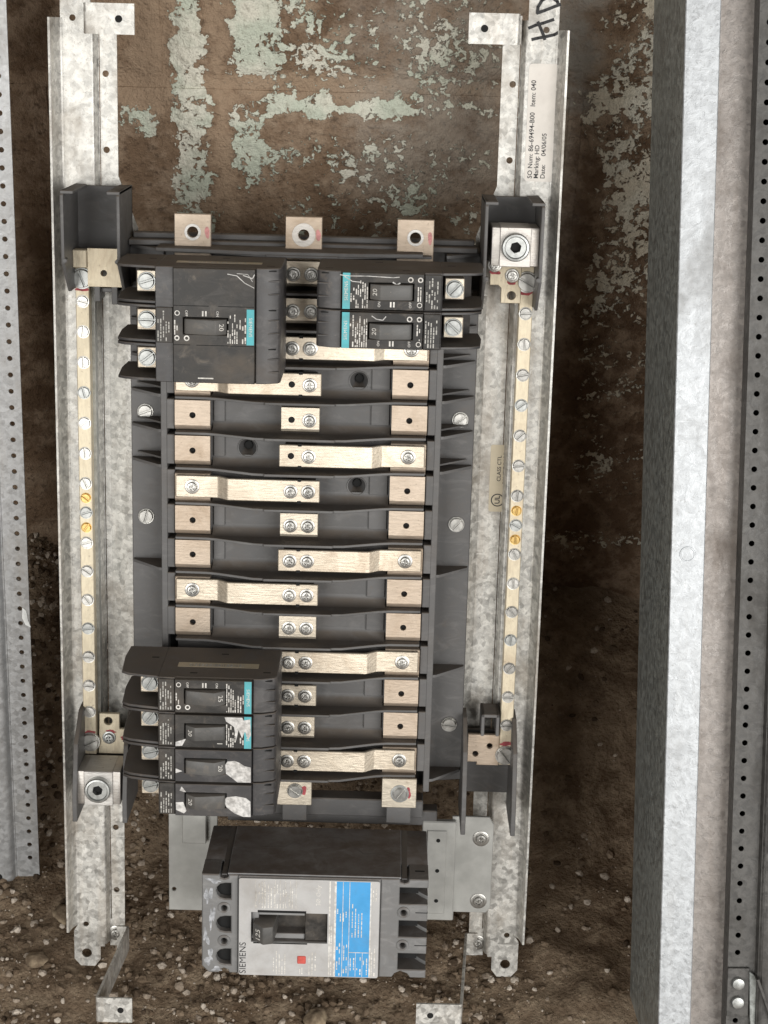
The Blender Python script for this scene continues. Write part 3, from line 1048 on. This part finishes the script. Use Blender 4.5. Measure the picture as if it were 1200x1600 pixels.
screw('recess', (-141.5, -177, -24), 'zinc_dark', hBL)
part('paint_mark', blob(-140.5, -172.6, 4.5, 1.5, -23.95, 77, rough=0.4), 'red', hBL)
part('paint_mark', blob(-129.5, -177, 4.0, 1.4, -23.95, 78, rough=0.4), 'red', hBL)
lpC = lug_plate([(127, -188), (134, -188), (134, -190.5), (150.5, -190.5), (150.5, -166), (127, -166)], [circle(143.5, -175, 2.1, 16), circle(133, -181.5, 2.1, 16)], -22, hBR, 'tin_tab')
part('moulded_clip', many(box(136, 138.5, -164, -147, -38, -14, 0.4), box(147, 149.5, -164, -147, -38, -14, 0.4), box(136, 149.5, -149.5, -147, -38, -14, 0.4)), 'plastic', hBR)


def lug_block(uc, vc, w0, w1, parent):
    b = part('terminal_lug', box(uc - 16, uc + 16, vc - 13, vc + 13, w0, w1 - 1.5, 0.7, 2), 'lug', parent)
    part('lug_face', box(uc - 10.6, uc + 10.6, vc - 13.3, vc + 13.3, w0 + 1, w1, 0.4), 'lug', b)
    screw('socket', (uc, vc + 0.3, w1 + 3.4), 'zinc_dark', b, 'socket_screw', 0.3)
    part('hex_recess', lathe([(4.4, w1 + 0.3), (0, w1 + 0.3)], 24, uc, vc + 0.3), 'black', b)
    return b


lug_block(144, 200.5, -20, 14, hTR)
lug_block(-144, -202.5, -20, 13, hBL)

# printed matter on the right rail
st = part('paper_sticker', plate(rrect(151.8, 172.4, 240.5, 320.5, 2.5), [], -41.9, -41.7), 'sticker', railR)
for s, u, v, sz in (('SO Num:', 155.6, 242.5, 3.7), ('86-69494-B00', 155.6, 261, 3.9), ('Item: 040', 155.6, 291.5, 3.9), ('Marking: HD', 160.0, 242.5, 3.7), ('Date:', 164.6, 242.5, 3.7), ('04/06/05', 164.6, 258, 3.7)):
    text('sticker_lettering', s, sz * 1.2, (u, v, -41.6), 90, 'black_ink', railR, bold=0.012)
ul = part('film_label', plate(rrect(136.8, 150.4, -1, 49.5, 1.5), [], -49.9, -49.75), 'clear_label', railR)
text('label_lettering', 'CLASS CTL', 4.0, (143.6, 22, -49.7), 90, 'black_ink', railR, bold=0.012)
text('label_lettering', 'PANELBOARD', 3.9, (147.9, 20, -49.7), 90, 'black_ink', railR, bold=0.012)
text('label_lettering', 'LISTED', 2.6, (149.2, 3.0, -49.7), 90, 'black_ink', railR)
part('label_ring', plate(circle(143.2, 7.8, 4.9, 28), [circle(143.2, 7.8, 4.1, 28)], -49.72, -49.6), 'black_ink', railR)
text('label_lettering', 'UL', 5.2, (143.2, 4.9, -49.7), 90, 'black_ink', railR, bold=0.02)


def stroke(pts, wd, w):
    bm = bmesh.new()
    for (a, b) in zip(pts[:-1], pts[1:]):
        d = (Vector(b) - Vector(a)).normalized()
        n = Vector((-d.y, d.x)) * wd / 2
        e = d * wd * 0.25
        A, B = Vector(a) - e, Vector(b) + e
        absorb_box(bm, [(A + n)[:], (B + n)[:], (B - n)[:], (A - n)[:]], w, w + 0.08)
    return bm


hd = [[(153, 336.5), (157, 337.5), (162, 338.5), (168, 340), (171.5, 342)],
      [(150.5, 344), (155, 346), (160, 347.5), (167, 350)],
      [(156.5, 348), (159, 343), (161, 338.8), (161.6, 336.8)],
      [(155.6, 354), (161, 356), (167, 358.5), (171, 360)],
      [(155.8, 354), (156, 358), (158.5, 362.5), (162, 364.5), (166, 364), (169, 362), (170, 359.6)]]
for i, pts in enumerate(hd):
    part('marker_stroke', stroke(pts, 2.1, -41.95 + 0.09 * i), 'black_ink', railR)

# white torn residue and scratches on the left flange
rr = random.Random(8)
for i in range(16):
    u, v = rr.uniform(-138, -124), rr.uniform(100, 150)
    L, a = rr.uniform(4, 14), rr.uniform(0.4, 2.4)
    pts = [(u, v)]
    for _ in range(4):
        a += rr.uniform(-0.5, 0.5)
        q = (pts[-1][0] + L / 4 * math.cos(a), pts[-1][1] + L / 4 * math.sin(a))
        pts.append((max(-146, min(-121, q[0])), q[1]))
    part('torn_fibre', stroke(pts, rr.uniform(0.4, 1.1), -49.9 + 0.1 * i), 'peeled', railL)

# mounting plates that carry the main breaker
mp = part('mounting_plate', many(plate([(-97, -316.5), (-60, -316.5), (-60, -226), (-97, -226)], [circle(-93, -299, 1.6, 12)], -24, -22, 0.4),
                                 box(-86, -68, -258, -226, -22, -16, 0.6)), 'painted_plate')
mp2 = part('mounting_plate', many(plate([(118, -313.5), (146, -313.5), (149.5, -309), (149.5, -240), (146, -234), (118, -234)], [], -27, -25, 0.4),
                                  box(95, 121, -318, -236, -25, -19, 0.9)), 'painted_plate')
part('pressed_panel', box(99, 114, -312, -243, -19.2, -18.0, 0.6), 'painted_plate', mp2)
for v in (-253, -278, -303):
    part('plate_hole', lathe([(1.6, -17.9), (0, -17.9)], 12, 107.5, v + 2), 'black', mp2)
for v in (-251.5, -303.5):
    screw('nut', (140.2, v, -25), 'zinc', mp2)
part('rear_bracket', many(box(-30, 95, -232, -218, -32, -16, 0.8), box(-52, 106, -240, -228, -34, -20, 0.8)), 'plastic')

# ------------------------------------------------------------------ circuit breakers
def terminal_screw(parent, u, v, w, sg):
    p = part('terminal', box(u - 6.4, u + 6.4, v - 7, v + 7, w - 24, w, 0.5), 'tin', parent)
    screw('term', (u, v, w + 0.3), 'zinc_dark', p)
    return p


def breaker(poles, kc, sg, label, tag, flip, peel, group, teal=True, seed=1, barcode=False, du=0.0):
    """moulded-case breaker; sg -1 sits on the left side. Built for the left, mirrored in u for the right."""
    vc = V(kc)
    hv = 12.7 * poles - 0.45
    F = lambda u: sg * -1 * u + du            # u given for a left-hand breaker
    b = root('circuit_breaker', label, 'breaker', PANEL, (F(-60), vc, 20), group)
    bx = lambda u0, u1, v0, v1, w0, w1, bev=0.4: box(min(F(u0), F(u1)), max(F(u0), F(u1)), v0, v1, w0, w1, bev)
    pl = lambda u0, u1, v0, v1, holes, w0, w1, bev=0.3: plate([(min(F(u0), F(u1)), v0), (max(F(u0), F(u1)), v0), (max(F(u0), F(u1)), v1), (min(F(u0), F(u1)), v1)], holes, w0, w1, bev)
    # body with stepped, slightly sloped shoulder
    prof = [(-91, 18), (-91, 80.5), (-79, 81.5), (-79, 79.5), (-26, 79.5), (-26, 81), (-20, 80.5), (-11.5, 77), (-10, 74), (-10, 18)]
    body = part('case', prism([(F(a), w) for a, w in prof], 'v', vc - hv, vc + hv, 0.5), 'breaker', b)
    # side walls of the wire pockets
    for p in range(poles):
        vp = vc + (poles - 1) * 12.7 - p * 25.4
        for e in ((-1, 1) if kc != 14 else (1,)):
            v0 = vp + e * 11.3
            wall_pts = [(-90.8, 18), (-118, 18), (-119, 40), (-117, 70), (-112, 74), (-103, 76.5), (-90.8, 79)]
            part('pocket_wall', prism([(F(a), w) for a, w in wall_pts], 'v', v0 - 0.85, v0 + 0.85, 0.3), 'breaker', b)
        ramp_pts = [(-90.8, 18), (-112, 18), (-104, 34), (-90.8, 44)]
        if kc != 14:
          part('pocket_floor', prism([(F(a), w) for a, w in ramp_pts], 'v', vp - 10.4, vp + 10.4), 'breaker', b)
        terminal_screw(b, F(-99.5), vp - 0.5, 58, sg)
    # stepped print block beside the pockets and mould lines on the shoulder
    for p in range(poles):
        vp = vc + (poles - 1) * 12.7 - p * 25.4
        if poles == 1 or p == 1:
            u0, u1 = sorted((F(-90.2), F(-79.6)))
            part('side_plate', bx(-90.4, -79.4, vp - 11.6, vp + 11.4, 80.5, 82.6, 0.4), 'label_black', b)
            part('printed_text', microprint(u0 + 0.8, u1 - 0.6, vp - 10.5, vp + 10, 82.62, seed * 5 + p, True, 1.75, 0.9, 0.75, 0.9, 3.2), 'grey_ink', b)
        part('shoulder_groove', bx(-24, -13, vp + 10.2, vp + 10.9, 76, 81.2 - 1.6, 0), 'black', b)
        for dv in (-5, 3.5):
            part('shoulder_rib', bx(-23, -11.0, vp + dv, vp + dv + 0.9, 76, 79.8, 0.2), 'breaker', b)
    # raised label face with a window for the handle
    hu0, hu1 = (-72.6, -43.6)
    hole = [(F(hu0), vc - 5.6), (F(hu1), vc - 5.6), (F(hu1), vc + 5.6), (F(hu0), vc + 5.6)]
    face = part('label_face', pl(-79, -26.4, vc - hv + 0.5, vc + hv - 0.5, [hole], 79, 84.2, 0.35), 'label_black' if not (peel == 2) else 'breaker', b)
    part('handle_well', bx(hu0 - 1, hu1 + 1, vc - 6, vc + 6, 79.55, 79.9, 0), 'black', b)
    # handle: long rocker with the ampere rating on its sloped end
    if not flip:
        hp = [(-72, 80), (-71.6, 86), (-70, 87), (-52, 90), (-50.8, 89.6), (-44.6, 85.2), (-44.2, 80)]
        tip, sl = (-47.7, 87.4), 1
    else:
        hp = [(-72, 80), (-71.6, 85.2), (-65.4, 89.6), (-64.2, 90), (-46.2, 87), (-44.6, 86), (-44.2, 80)]
        tip, sl = (-68.5, 87.4), -1
    hd_ = part('handle', prism([(F(a), w) for a, w in hp], 'v', vc - 4.9, vc + 4.9, 0.5, 2), 'handle', b)
    ang = math.atan2(4.4, 6.2) * sl * (-sg)
    rot = -90 if sg < 0 else 90
    if tag:
        text('rating_lettering', tag, 4.8, (F(tip[0]), vc, tip[1] + 0.12), rot, 'white_ink', hd_, 0.05, 'CENTER', Matrix.Rotation(ang, 4, 'Y'))
    if poles == 3:
        for dv, ua, ub in ((12.9, -79, -56), (12.9, -50, -27), (-12.6, -79, -68), (-12.6, -64, -27)):
            part('mould_line', bx(ua, ub, vc + dv, vc + dv + 0.45, 84.1, 84.26, 0), 'black', b)
        part('printed_text', bx(-63, -53, vc - 34.4, vc - 33.6, 84.2, 84.28, 0), 'white_ink', b)
    # printing on the label
    def mp_(u0, u1, v0, v1, sd, **kw):
        a, c = sorted((F(u0), F(u1)))
        part('printed_text', microprint(a, c, v0, v1, 84.22, sd, **kw), 'white_ink', b)
    vt, vb_ = (vc + 10.8, vc - 10.8)
    if peel < 2:
        mp_(-44, -36.5, vb_, vt, seed + 1, pitch=1.45, h=0.8, fill=0.8 if peel == 0 else 0.6)
        mp_(-36.3, -31.8, vb_, vt, seed + 2, pitch=1.7, h=1.0, fill=0.6 if peel == 0 else 0.3)
        if peel == 0:
            mp_(-78.4, -75.0 + (0 if not flip else 2), vb_ + 5, vt - 5, seed + 3, pitch=1.5, h=0.85, fill=0.8)
            text('printed_text', 'OFF', 2.3, (F(-70.5), vc + 8.2 * (-sg if sg < 0 else -1), 84.22), rot, 'white_ink', b, 0.04, 'CENTER')
            text('printed_text', 'ON', 2.3, (F(-50.5), vc + 8.2 * (-sg if sg < 0 else -1), 84.22), rot, 'white_ink', b, 0.04, 'CENTER')
            sgn = 1 if sg < 0 else -1
            part('printed_bar', many(bx(-58.4, -57.4, vc + sgn * 8.2 - 1.7, vc + sgn * 8.2 + 1.7, 84.22, 84.3, 0), bx(-60.4, -59.4, vc + sgn * 8.2 - 1.7, vc + sgn * 8.2 + 1.7, 84.22, 84.3, 0)), 'white_ink', b)
            for uu, ro in ((-76.6, 1.7), (-70.3, 1.8)):
                part('printed_ring', plate(circle(F(uu), vc - sgn * 8.0, ro, 20), [circle(F(uu), vc - sgn * 8.0, ro - 0.75, 16)], 84.22, 84.3), 'white_ink', b)
            part('printed_ring', plate(circle(F(-76.4), vc + sgn * 8.2, 1.7, 20), [circle(F(-76.4), vc + sgn * 8.2, 1.2, 16)], 84.22, 84.3), 'white_ink', b)
        else:
            part('printed_bar', bx(-50, -46.5, vb_ + 2, vb_ + 2.6, 84.22, 84.3, 0), 'white_ink', b)
    if teal:
        part('brand_strip', bx(-31.6, -26.8, vc - 11.6, vc + 11.6, 84.22, 84.3, 0), 'teal', b)
        text('brand_lettering', 'SIEMENS', 3.1, (F(-29.2), vc, 84.36), rot, 'white_ink', b, 0.04, 'CENTER', None, 1.1)
    if peel == 1:      # label half torn off: paper backing shows
        part('torn_paper', prism([(F(a), vc + c) for a, c in ((-45, 11), (-33, 11), (-32, 9), (-27.5, 10), (-27, -2), (-29, -5), (-31, 1), (-33, -4), (-35.5, 2), (-37, -6), (-38.5, 4), (-41, 6), (-44, 8))], 'w', 84.3, 84.42), 'peeled', b)
        part('torn_paper', prism([(F(a), vc + c) for a, c in ((-78.6, -8), (-73, -6), (-71.5, -5.5), (-74, -10.5), (-78.6, -11))], 'w', 84.3, 84.4), 'peeled', b)
    if peel == 2:
        sh = [(-44.5, 1.5), (-43, 4), (-38, 4.6), (-35, 3.4), (-31, 0.8), (-27, 0), (-26.8, -11.2), (-36, -11.2), (-40, -8), (-44, -5)] if not flip else \
             [(-46, 0.5), (-43, 3), (-37, 3.8), (-30, 2.6), (-27, 0), (-26.8, -11.4), (-32, -11.4), (-38, -9), (-43.5, -4.5)]
        part('torn_paper', prism([(F(a), vc + c) for a, c in sh], 'w', 84.22, 84.36), 'peeled', b)
        if flip:
            part('torn_paper', prism([(F(a), vc + c) for a, c in ((-78.6, -2), (-73.5, -1.5), (-71.2, -8), (-73, -10), (-78.4, -7.5))], 'w', 84.22, 84.36), 'peeled', b)
            part('torn_paper', prism([(F(a), vc + c) for a, c in ((-76, 7), (-74.5, 10), (-71.5, 6), (-73, 6))], 'w', 84.22, 84.36), 'peeled', b)
        else:
            part('torn_paper', prism([(F(a), vc + c) for a, c in ((-78.6, -2), (-74, -4), (-78.6, -5.5))], 'w', 84.22, 84.36), 'peeled', b)
    # paper strip on the upward side
    if barcode:
        me = finish(prism([(F(-80), 50), (F(-24), 50), (F(-24), 59), (F(-80), 59)], 'v', vc + hv + 0.01, vc + hv + 0.1))
        st_ = link('side_sticker', me, 'clear_label', b)
        bmx = bmesh.new()
        r2 = random.Random(seed)
        x = -72
        while x < -34:
            L = r2.uniform(0.5, 2.2)
            absorb(bmx, box(min(F(x), F(x + L)), max(F(x), F(x + L)), vc + hv + 0.1, vc + hv + 0.16, 52, 57.5))
            x += L + r2.uniform(0.4, 1.2)
        part('side_sticker_print', bmx, 'grey_ink', st_)
    for uu, ww in ((-100, 40), (-70, 70), (-52, 30), (-20, 66)):
        me = finish(box(min(F(uu), F(uu + 5)), max(F(uu), F(uu + 5)), vc + hv - 0.02, vc + hv + 0.03, ww, ww + 1.8))
        link('mould_mark', me, 'black', b)
    return b


B3 = breaker(3, 1, -1, 'wide three-pole black breaker at the upper left, teal strip at its right', '20', False, 0, None, True, 3, True)
BR = breaker(1, 0, 1, 'single-pole black breaker with torn label, upper of the pair at upper right', '20', False, 0, 'single-pole breakers on the bus', True, 21, False, 3.0)
BR2 = breaker(1, 1, 1, 'single-pole black breaker with teal strip, lower of the pair at upper right', '20', False, 0, 'single-pole breakers on the bus', True, 31, False, 3.0)
breaker(1, 11, -1, 'black single-pole breaker rated 25 with teal strip, topmost of the lower left four', '25', False, 0, 'single-pole breakers on the bus', True, 41, True)
breaker(1, 12, -1, 'black single-pole breaker rated 30 with half torn label, second of the lower left four', '30', True, 1, 'single-pole breakers on the bus', True, 51)
breaker(1, 13, -1, 'black single-pole breaker without label, white paper scrap, third of the lower left four', '20', False, 2, 'single-pole breakers on the bus', False, 61)
breaker(1, 14, -1, 'black single-pole breaker with white torn paper at both ends, lowest of the four', '20', True, 2, 'single-pole breakers on the bus', False, 71)

def scrap(parent, pts, wd, w=84.35):
    part('torn_edge', stroke(pts, wd, w), 'peeled', parent)


scrap(B3, [(-44, 186.5), (-38, 185.5), (-33, 181), (-27, 178)], 0.5)
scrap(B3, [(-38, 187), (-31, 186.6), (-28, 182)], 0.35)
scrap(B3, [(-34, 186), (-28, 184), (-26.8, 186.5)], 0.6, 84.45)
scrap(BR, [(28, 188), (34, 187.4), (46, 187.6), (62, 187.0), (66, 187.4)], 0.45)
scrap(BR, [(31, 187), (36, 184), (41, 183.6)], 0.5)
scrap(BR, [(62, 184), (64.5, 182.5), (66.5, 183.6)], 0.8)
scrap(BR2, [(49, 162), (52, 160), (56, 159.4), (58, 161.8)], 0.6)

# ------------------------------------------------------------------ main breaker
mb = root('main_circuit_breaker', 'large grey three-pole main breaker with blue label, rated 125, at the bottom', 'breaker', PANEL, (18, -271, 4))
VC = -270.8
case = part('case', box(-60.5, 98, VC - 38, VC + 38, 4, 62, 1.2, 2), 'main_case', mb)
poles = [VC + 25.4, VC, VC - 25.4]


def arch(uc, v):
    return [(uc + 5.2, v - 6), (uc + 5.2, v + 6), (uc + 1, v + 6), (uc - 2.5, v + 5.2), (uc - 4.6, v + 3), (uc - 5.4, v), (uc - 4.6, v - 3), (uc - 2.5, v - 5.2), (uc + 1, v - 6)]


notchL = [(-60.5, VC - 33), (-55.5, VC - 38), (-48.5, VC - 38), (-47.5, VC - 35.6), (-44.8, VC - 34.4), (-42, VC - 35.6), (-41, VC - 38), (-34.8, VC - 38), (-34.8, VC + 38),
          (-41.2, VC + 38), (-42.0, VC + 35.6), (-44.8, VC + 34.6), (-47.6, VC + 35.6), (-48.4, VC + 38), (-60.5, VC + 38)]
endL = part('end_block', plate(notchL, [arch(-45.2, v) for v in poles] + [circle(-44.8, VC + s * 12.7, 2.3, 16) for s in (-1, 1)], 62.02, 85.5, 0.8), 'main_end', mb)
for s in (-1, 1):
    part('screw_boss', lathe([(2.35, 80), (2.4, 86.2), (3.2, 87), (4.3, 86.2), (4.6, 85.2)], 22, -44.8, VC + s * 12.7), 'main_end', endL)
    part('screw_boss', lathe([(2.35, 80), (2.4, 86.2), (3.2, 87), (4.3, 86.2), (4.6, 85.2)], 22, 81.2, VC + s * 12.7), 'main_end', endL)
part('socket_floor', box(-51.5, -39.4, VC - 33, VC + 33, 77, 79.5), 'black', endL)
for i, (uu, vv, ru, rv) in enumerate(((-56, VC + 22, 2.2, 6), (-53.5, VC + 5, 1.6, 7), (-57.5, VC - 10, 1.4, 6), (-55, VC - 26, 2.6, 5), (-52, VC + 33, 4, 1.6), (-50, VC - 35, 4, 1.2))):
    part('scuff', blob(uu, vv, ru, rv, 85.5, 90 + i, 22, 0.9, 0.05), 'scuff', endL)
out = [(64.8, VC - 38), (74, VC - 38), (76, VC - 35), (80, VC - 33), (85, VC - 35), (87, VC - 38), (98, VC - 38)]
for v in poles[::-1]:
    out += [(98, v - 6.4), (78, v - 6.4), (78, v + 6.2), (98, v + 6.2)]
out += [(98, VC + 38), (84.8, VC + 38), (84, VC + 35.6), (81.2, VC + 34.6), (78.4, VC + 35.6), (77.6, VC + 38), (64.8, VC + 38)]
endR = part('end_block', plate(out, [circle(81.2, VC + s * 12.7, 2.3, 16) for s in (-1, 1)], 62.02, 85.5, 0.6), 'main_end', mb)
for v in poles:
    part('socket_step', prism([(80, 62.1), (98, 62.1), (98, 78), (94, 74), (88, 66)], 'v', v - 6.3, v - 3.5), 'main_end', endR)
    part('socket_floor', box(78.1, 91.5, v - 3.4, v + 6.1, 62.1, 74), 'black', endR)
for s in (-1, 1):
    part('mould_line', box(89.5, 98.1, VC + s * 12.7 - 0.3, VC + s * 12.7 + 0.3, 80, 85.62), 'black', endR)
# middle section and label plate with the handle opening
win = [(-25.6, VC - 11.5), (28, VC - 11.5), (28, VC + 11.5), (-25.6, VC + 11.5)]
part('front_block', plate([(-34.6, VC - 37.6), (64.6, VC - 37.6), (64.6, VC + 37.9), (-34.6, VC + 37.9)], [win], 62.02, 86.5, 0.6), 'main_end', mb)
face = part('label_plate', plate(rrect(-34.2, 64.2, VC - 37.4, VC + 37.2, 1.5), [win], 86.52, 88.6, 0.4), 'grey_label', mb)
part('handle_well', box(-27, 29, VC - 12.5, VC + 12.5, 63, 70), 'handle', mb)
part('well_frame', many(box(-25.4, -20.5, VC - 11.3, VC + 11.3, 70, 84, 0.4), box(-20.5, 12, VC + 7.2, VC + 11.3, 70, 84, 0.4), box(-20.5, 12, VC - 11.3, VC - 7.2, 70, 83, 0.4)), 'main_end', mb)
part('slide_cover', many(box(12.2, 27.8, VC - 11.2, VC + 11.2, 70, 85, 0.4), box(-8, 27.8, VC - 11.2, VC + 3, 70, 73, 0.3)), 'label_black', mb)
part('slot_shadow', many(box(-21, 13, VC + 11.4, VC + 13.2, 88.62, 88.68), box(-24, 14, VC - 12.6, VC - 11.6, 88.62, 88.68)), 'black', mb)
hdl = part('handle', prism([(-22.5, 70), (-24, 92), (-16.5, 99), (-9.5, 97), (-7, 70)], 'v', VC - 8.5, VC + 4.8, 0.8, 2), 'handle', mb)
text('rating_lettering', '125', 6.2, (-20.2, VC - 2.4, 95.75), 90, 'white_ink', hdl, 0.05, 'CENTER', Matrix.Rotation(-math.atan2(7, 7.5), 4, 'Y'))
L0 = 88.62
text('brand_lettering', 'SIEMENS', 6.6, (-31.2, VC - 36.5, L0), 90, 'black_ink', mb)
text('printed_text', '3Ø Only', 4.4, (21.5, VC + 17.5, L0), 90, 'white_ink', mb)
blue = part('blue_label', plate([(34, VC - 36.8), (57.6, VC - 36.8), (57.6, VC + 36.6), (34, VC + 36.6)], [], L0, L0 + 0.08), 'blue', mb)
part('label_rule', many(box(29, 29.9, VC - 36.8, VC + 36.6, L0, L0 + 0.08), box(32.6, 34, VC - 36.8, VC + 36.6, L0, L0 + 0.1), box(57.6, 58.5, VC - 36.8, VC + 36.6, L0, L0 + 0.1),
                        box(38.4, 38.8, VC - 36.5, VC + 36.3, L0 + .1, L0 + 0.16), box(43, 43.4, VC - 36.5, VC + 36.3, L0 + .1, L0 + 0.16),
                        box(43.4, 57.4, VC - 18, VC - 17.5, L0 + .1, L0 + 0.16), box(48, 48.3, VC - 36.5, VC - 18, L0 + .1, L0 + 0.16), box(52.8, 53.1, VC - 36.5, VC - 18, L0 + .1, L0 + 0.16)), 'white_ink', mb)
for i, (a, b, c, d, kw) in enumerate(((-22.5, 5, 15, 36, dict(pitch=2.1, h=0.9, fill=0.8)), (-10, 0, -36, -14, dict(pitch=2.0, h=0.9, fill=0.8)), (15, 21.5, -36, -14, dict(pitch=2.2, h=1.0, fill=0.75)),
                                      (45, 52.5, -6, 20, dict(pitch=2.2, h=0.8, fill=0.8)), (34.6, 42.8, 6, 16, dict(pitch=2.0, h=0.8, fill=0.7)), (34.6, 38, -36, -8, dict(pitch=1.7, h=0.9, fill=0.7)),
                                      (39.4, 43, -34, -6, dict(pitch=1.9, h=0.9, fill=0.5)), (44.2, 57, -35, -20, dict(pitch=2.3, h=0.9, fill=0.6)), (59, 63, -36, -6, dict(pitch=2.0, h=1.0, fill=0.9)),
                                      (59.2, 62.6, 22, 35, dict(pitch=2.0, h=0.9, fill=0.8)), (30.2, 32.4, -36, 6, dict(pitch=3, h=1.2, fill=0.9)))):
    part('printed_text', microprint(a, b, VC + c, VC + d, L0 + 0.11, 100 + i, True, **kw), 'white_ink', mb)
part('table_rule', many(*[box(u, u + 0.35, VC + 14.5, VC + 36.5, L0 + .1, L0 + .16) for u in (-23, -16.5, -9, -5.6, -1.8, 1.5, 5.6)] + [box(-23, 5.6, VC + 26, VC + 26.3, L0 + .1, L0 + .16)]), 'white_ink', mb)
bt = part('trip_button', box(7.2, 13.2, VC - 27.5, VC - 21.5, 86, 89.4, 0.5), 'button', mb)
part('printed_text', microprint(8.5, 11.5, VC - 36, VC - 29, L0, 140, True, 1.6, 0.9, 0.9), 'white_ink', mb)
# groove, pips and raised swirl on the upward side of the case
top = VC + 38
for u in (-44.8, 81.2):
    part('bolt_groove', box(u - 1.8, u + 1.8, top - 1.0, top + 0.06, 5, 84), 'breaker', mb)
for u, w in ((-10, 12), (-2, 38), (6, 34), (18, 62), (30, 64), (-30, 74), (92, 72), (70, 16), (13, 70)):
    part('mould_pip', box(u - 3.4, u + 3.4, top - 0.4, top + 0.05, w - 1, w + 1, 0), 'black', mb)
part('upper_cover', box(-42.4, 78.8, top - 0.6, top + 0.9, 6, 84, 0.3), 'main_case', mb)
for (a, b, c, d) in ((-40, 44, -6, 40), (-6, 40, 10, 24), (10, 24, 34, 22), (34, 22, 52, 48), (52, 48, 70, 46)):
    part('mould_seam', prism([(a, b), (c, d), (c, d + 0.8), (a, b + 0.8)], 'v', top + 0.5, top + 0.97), 'breaker', mb)

# ------------------------------------------------------------------ left perforated rail
lr = root('perforated_rail', 'galvanised steel channel with a row of small holes at the left edge', 'rail', LSTRIP, (-13, -322, 0))
holes = [circle(0, k * 12.7, 2.0, 12) for k in np.arange(-23.7, 35, 1.0) if k * 12.7 < 440]
bm = plate([(-11, -321), (7.3, -321), (7.3, 450), (-11, 450)], holes, -1.6, 0)
absorb(bm, sheet_profile([(-11.3, -0.8), (-13, -0.8), (-14.6, 4), (-17.5, 5.5), (-90, 5.5)][::-1], -325, 450, 1.6, 1.2))
lrail = part('channel', bm, 'galv_left', lr)
part('bolt_hole', lathe([(3.4, 6.4), (0, 6.42)], 16, -25.4, -317), 'black', lr)
part('paint_flake', prism([(2, -71), (5, -74), (6, -82), (8, -88), (4, -86), (1.5, -80)], 'w', 0.05, 0.8), 'flake', lr)

# ------------------------------------------------------------------ right enclosure box with its own perforated rail
rbx = root('enclosure_box', 'galvanised steel back box leaning on the wall along the right side', 'enclosure', RBOX, (20, -365, -125))
side = part('side_wall', box(-57.6, -55.8, -364, 392, -125, 19, 0.4), 'galv_shaded_dull', rbx)
fl_ = part('front_flange', box(-57.6, -35, -364, 392, 18.2, 20, 0.6), 'galv_box', rbx)
part('flange_return', box(-36.6, -34.9, -364, 392, 6, 18.1, 0.3), 'galv_box', fl_)
part('knockout', lathe([(0, 20.2), (4.2, 20.2), (4.4, 20.6), (5.2, 20.6), (5.4, 19.9)], 26, -46.5, 13), 'galv_box', fl_)
part('added_inner_panel', box(-34.6, 9, -363.5, 392, -22, -20.4), 'galv_back_shaded', rbx)  # plate added in front of the back wall to catch more light
bk = part('back_wall', box(-55.7, 190, -364, 392, -126, -124.4), 'galv_back_shaded', rbx)
part('end_wall', box(-55.7, 190, -365.8, -364.1, -126, 19), 'galv_box', rbx)

rr_ = root('perforated_strip', 'dark grey perforated steel rail inside the box at the right edge', 'rail', RBOX, (0, -362, 0))
ho = [circle(0, (22.33 - k + 2.34 - 2.34) * 12.7 + 0.0, 2.0, 12) for k in range(-6, 50) if -352 < (22.33 - k) * 12.7 < 380]
bm = plate([(-6.6, -356), (11, -356), (11, 390), (-6.6, 390)], ho, -1.6, 0)
absorb(bm, sheet_profile([(11, -0.8), (13, -0.8), (14.5, 6), (17, 7), (80, 7)], -356, 390, 1.6, 1.2))
absorb(bm, box(-6.6, -5.2, -356, 390, -18, -1.7))
part('channel', bm, 'strip_grey', rr_)
part('hole_shade_sheet', box(-5.1, 16, -356, 390, -18, -16.4), 'black', rr_)  # black sheet added behind the holes so they look dark
part('dark_cover', box(17.5, 80, -200, 390, 9, 14, 0.6), 'plastic', rr_)
cl = root('angle_clip', 'bent grey steel bracket bolted to the perforated rail at the lower right corner', 'bracket', RBOX, (2, -322, 0))
part('clip_plate', prism([(-7, -322), (8.5, -322), (8.5, -286), (-7, -286)], 'w', 0.1, 2.2, 0.4), 'strip_grey', cl)
arm = prism([(8, -288), (12, -291), (48, -390), (16, -390), (9.5, -322)], 'w', 1.6, 3.4, 0.3)
part('clip_arm', arm, 'galv_shaded_dull', cl)
part('clip_edge', prism([(11.6, -290.6), (13.4, -290), (49.5, -389), (47.6, -390)], 'w', 1.6, 12, 0.2), 'strip_grey', cl)
for v in (-297, -311):
    part('bolt', lathe([(4.6, 2.1), (4.6, 4.2), (4.0, 5.0), (2.8, 5.3), (0, 5.4)], 22, 0.6, v), 'zinc_dark', cl)
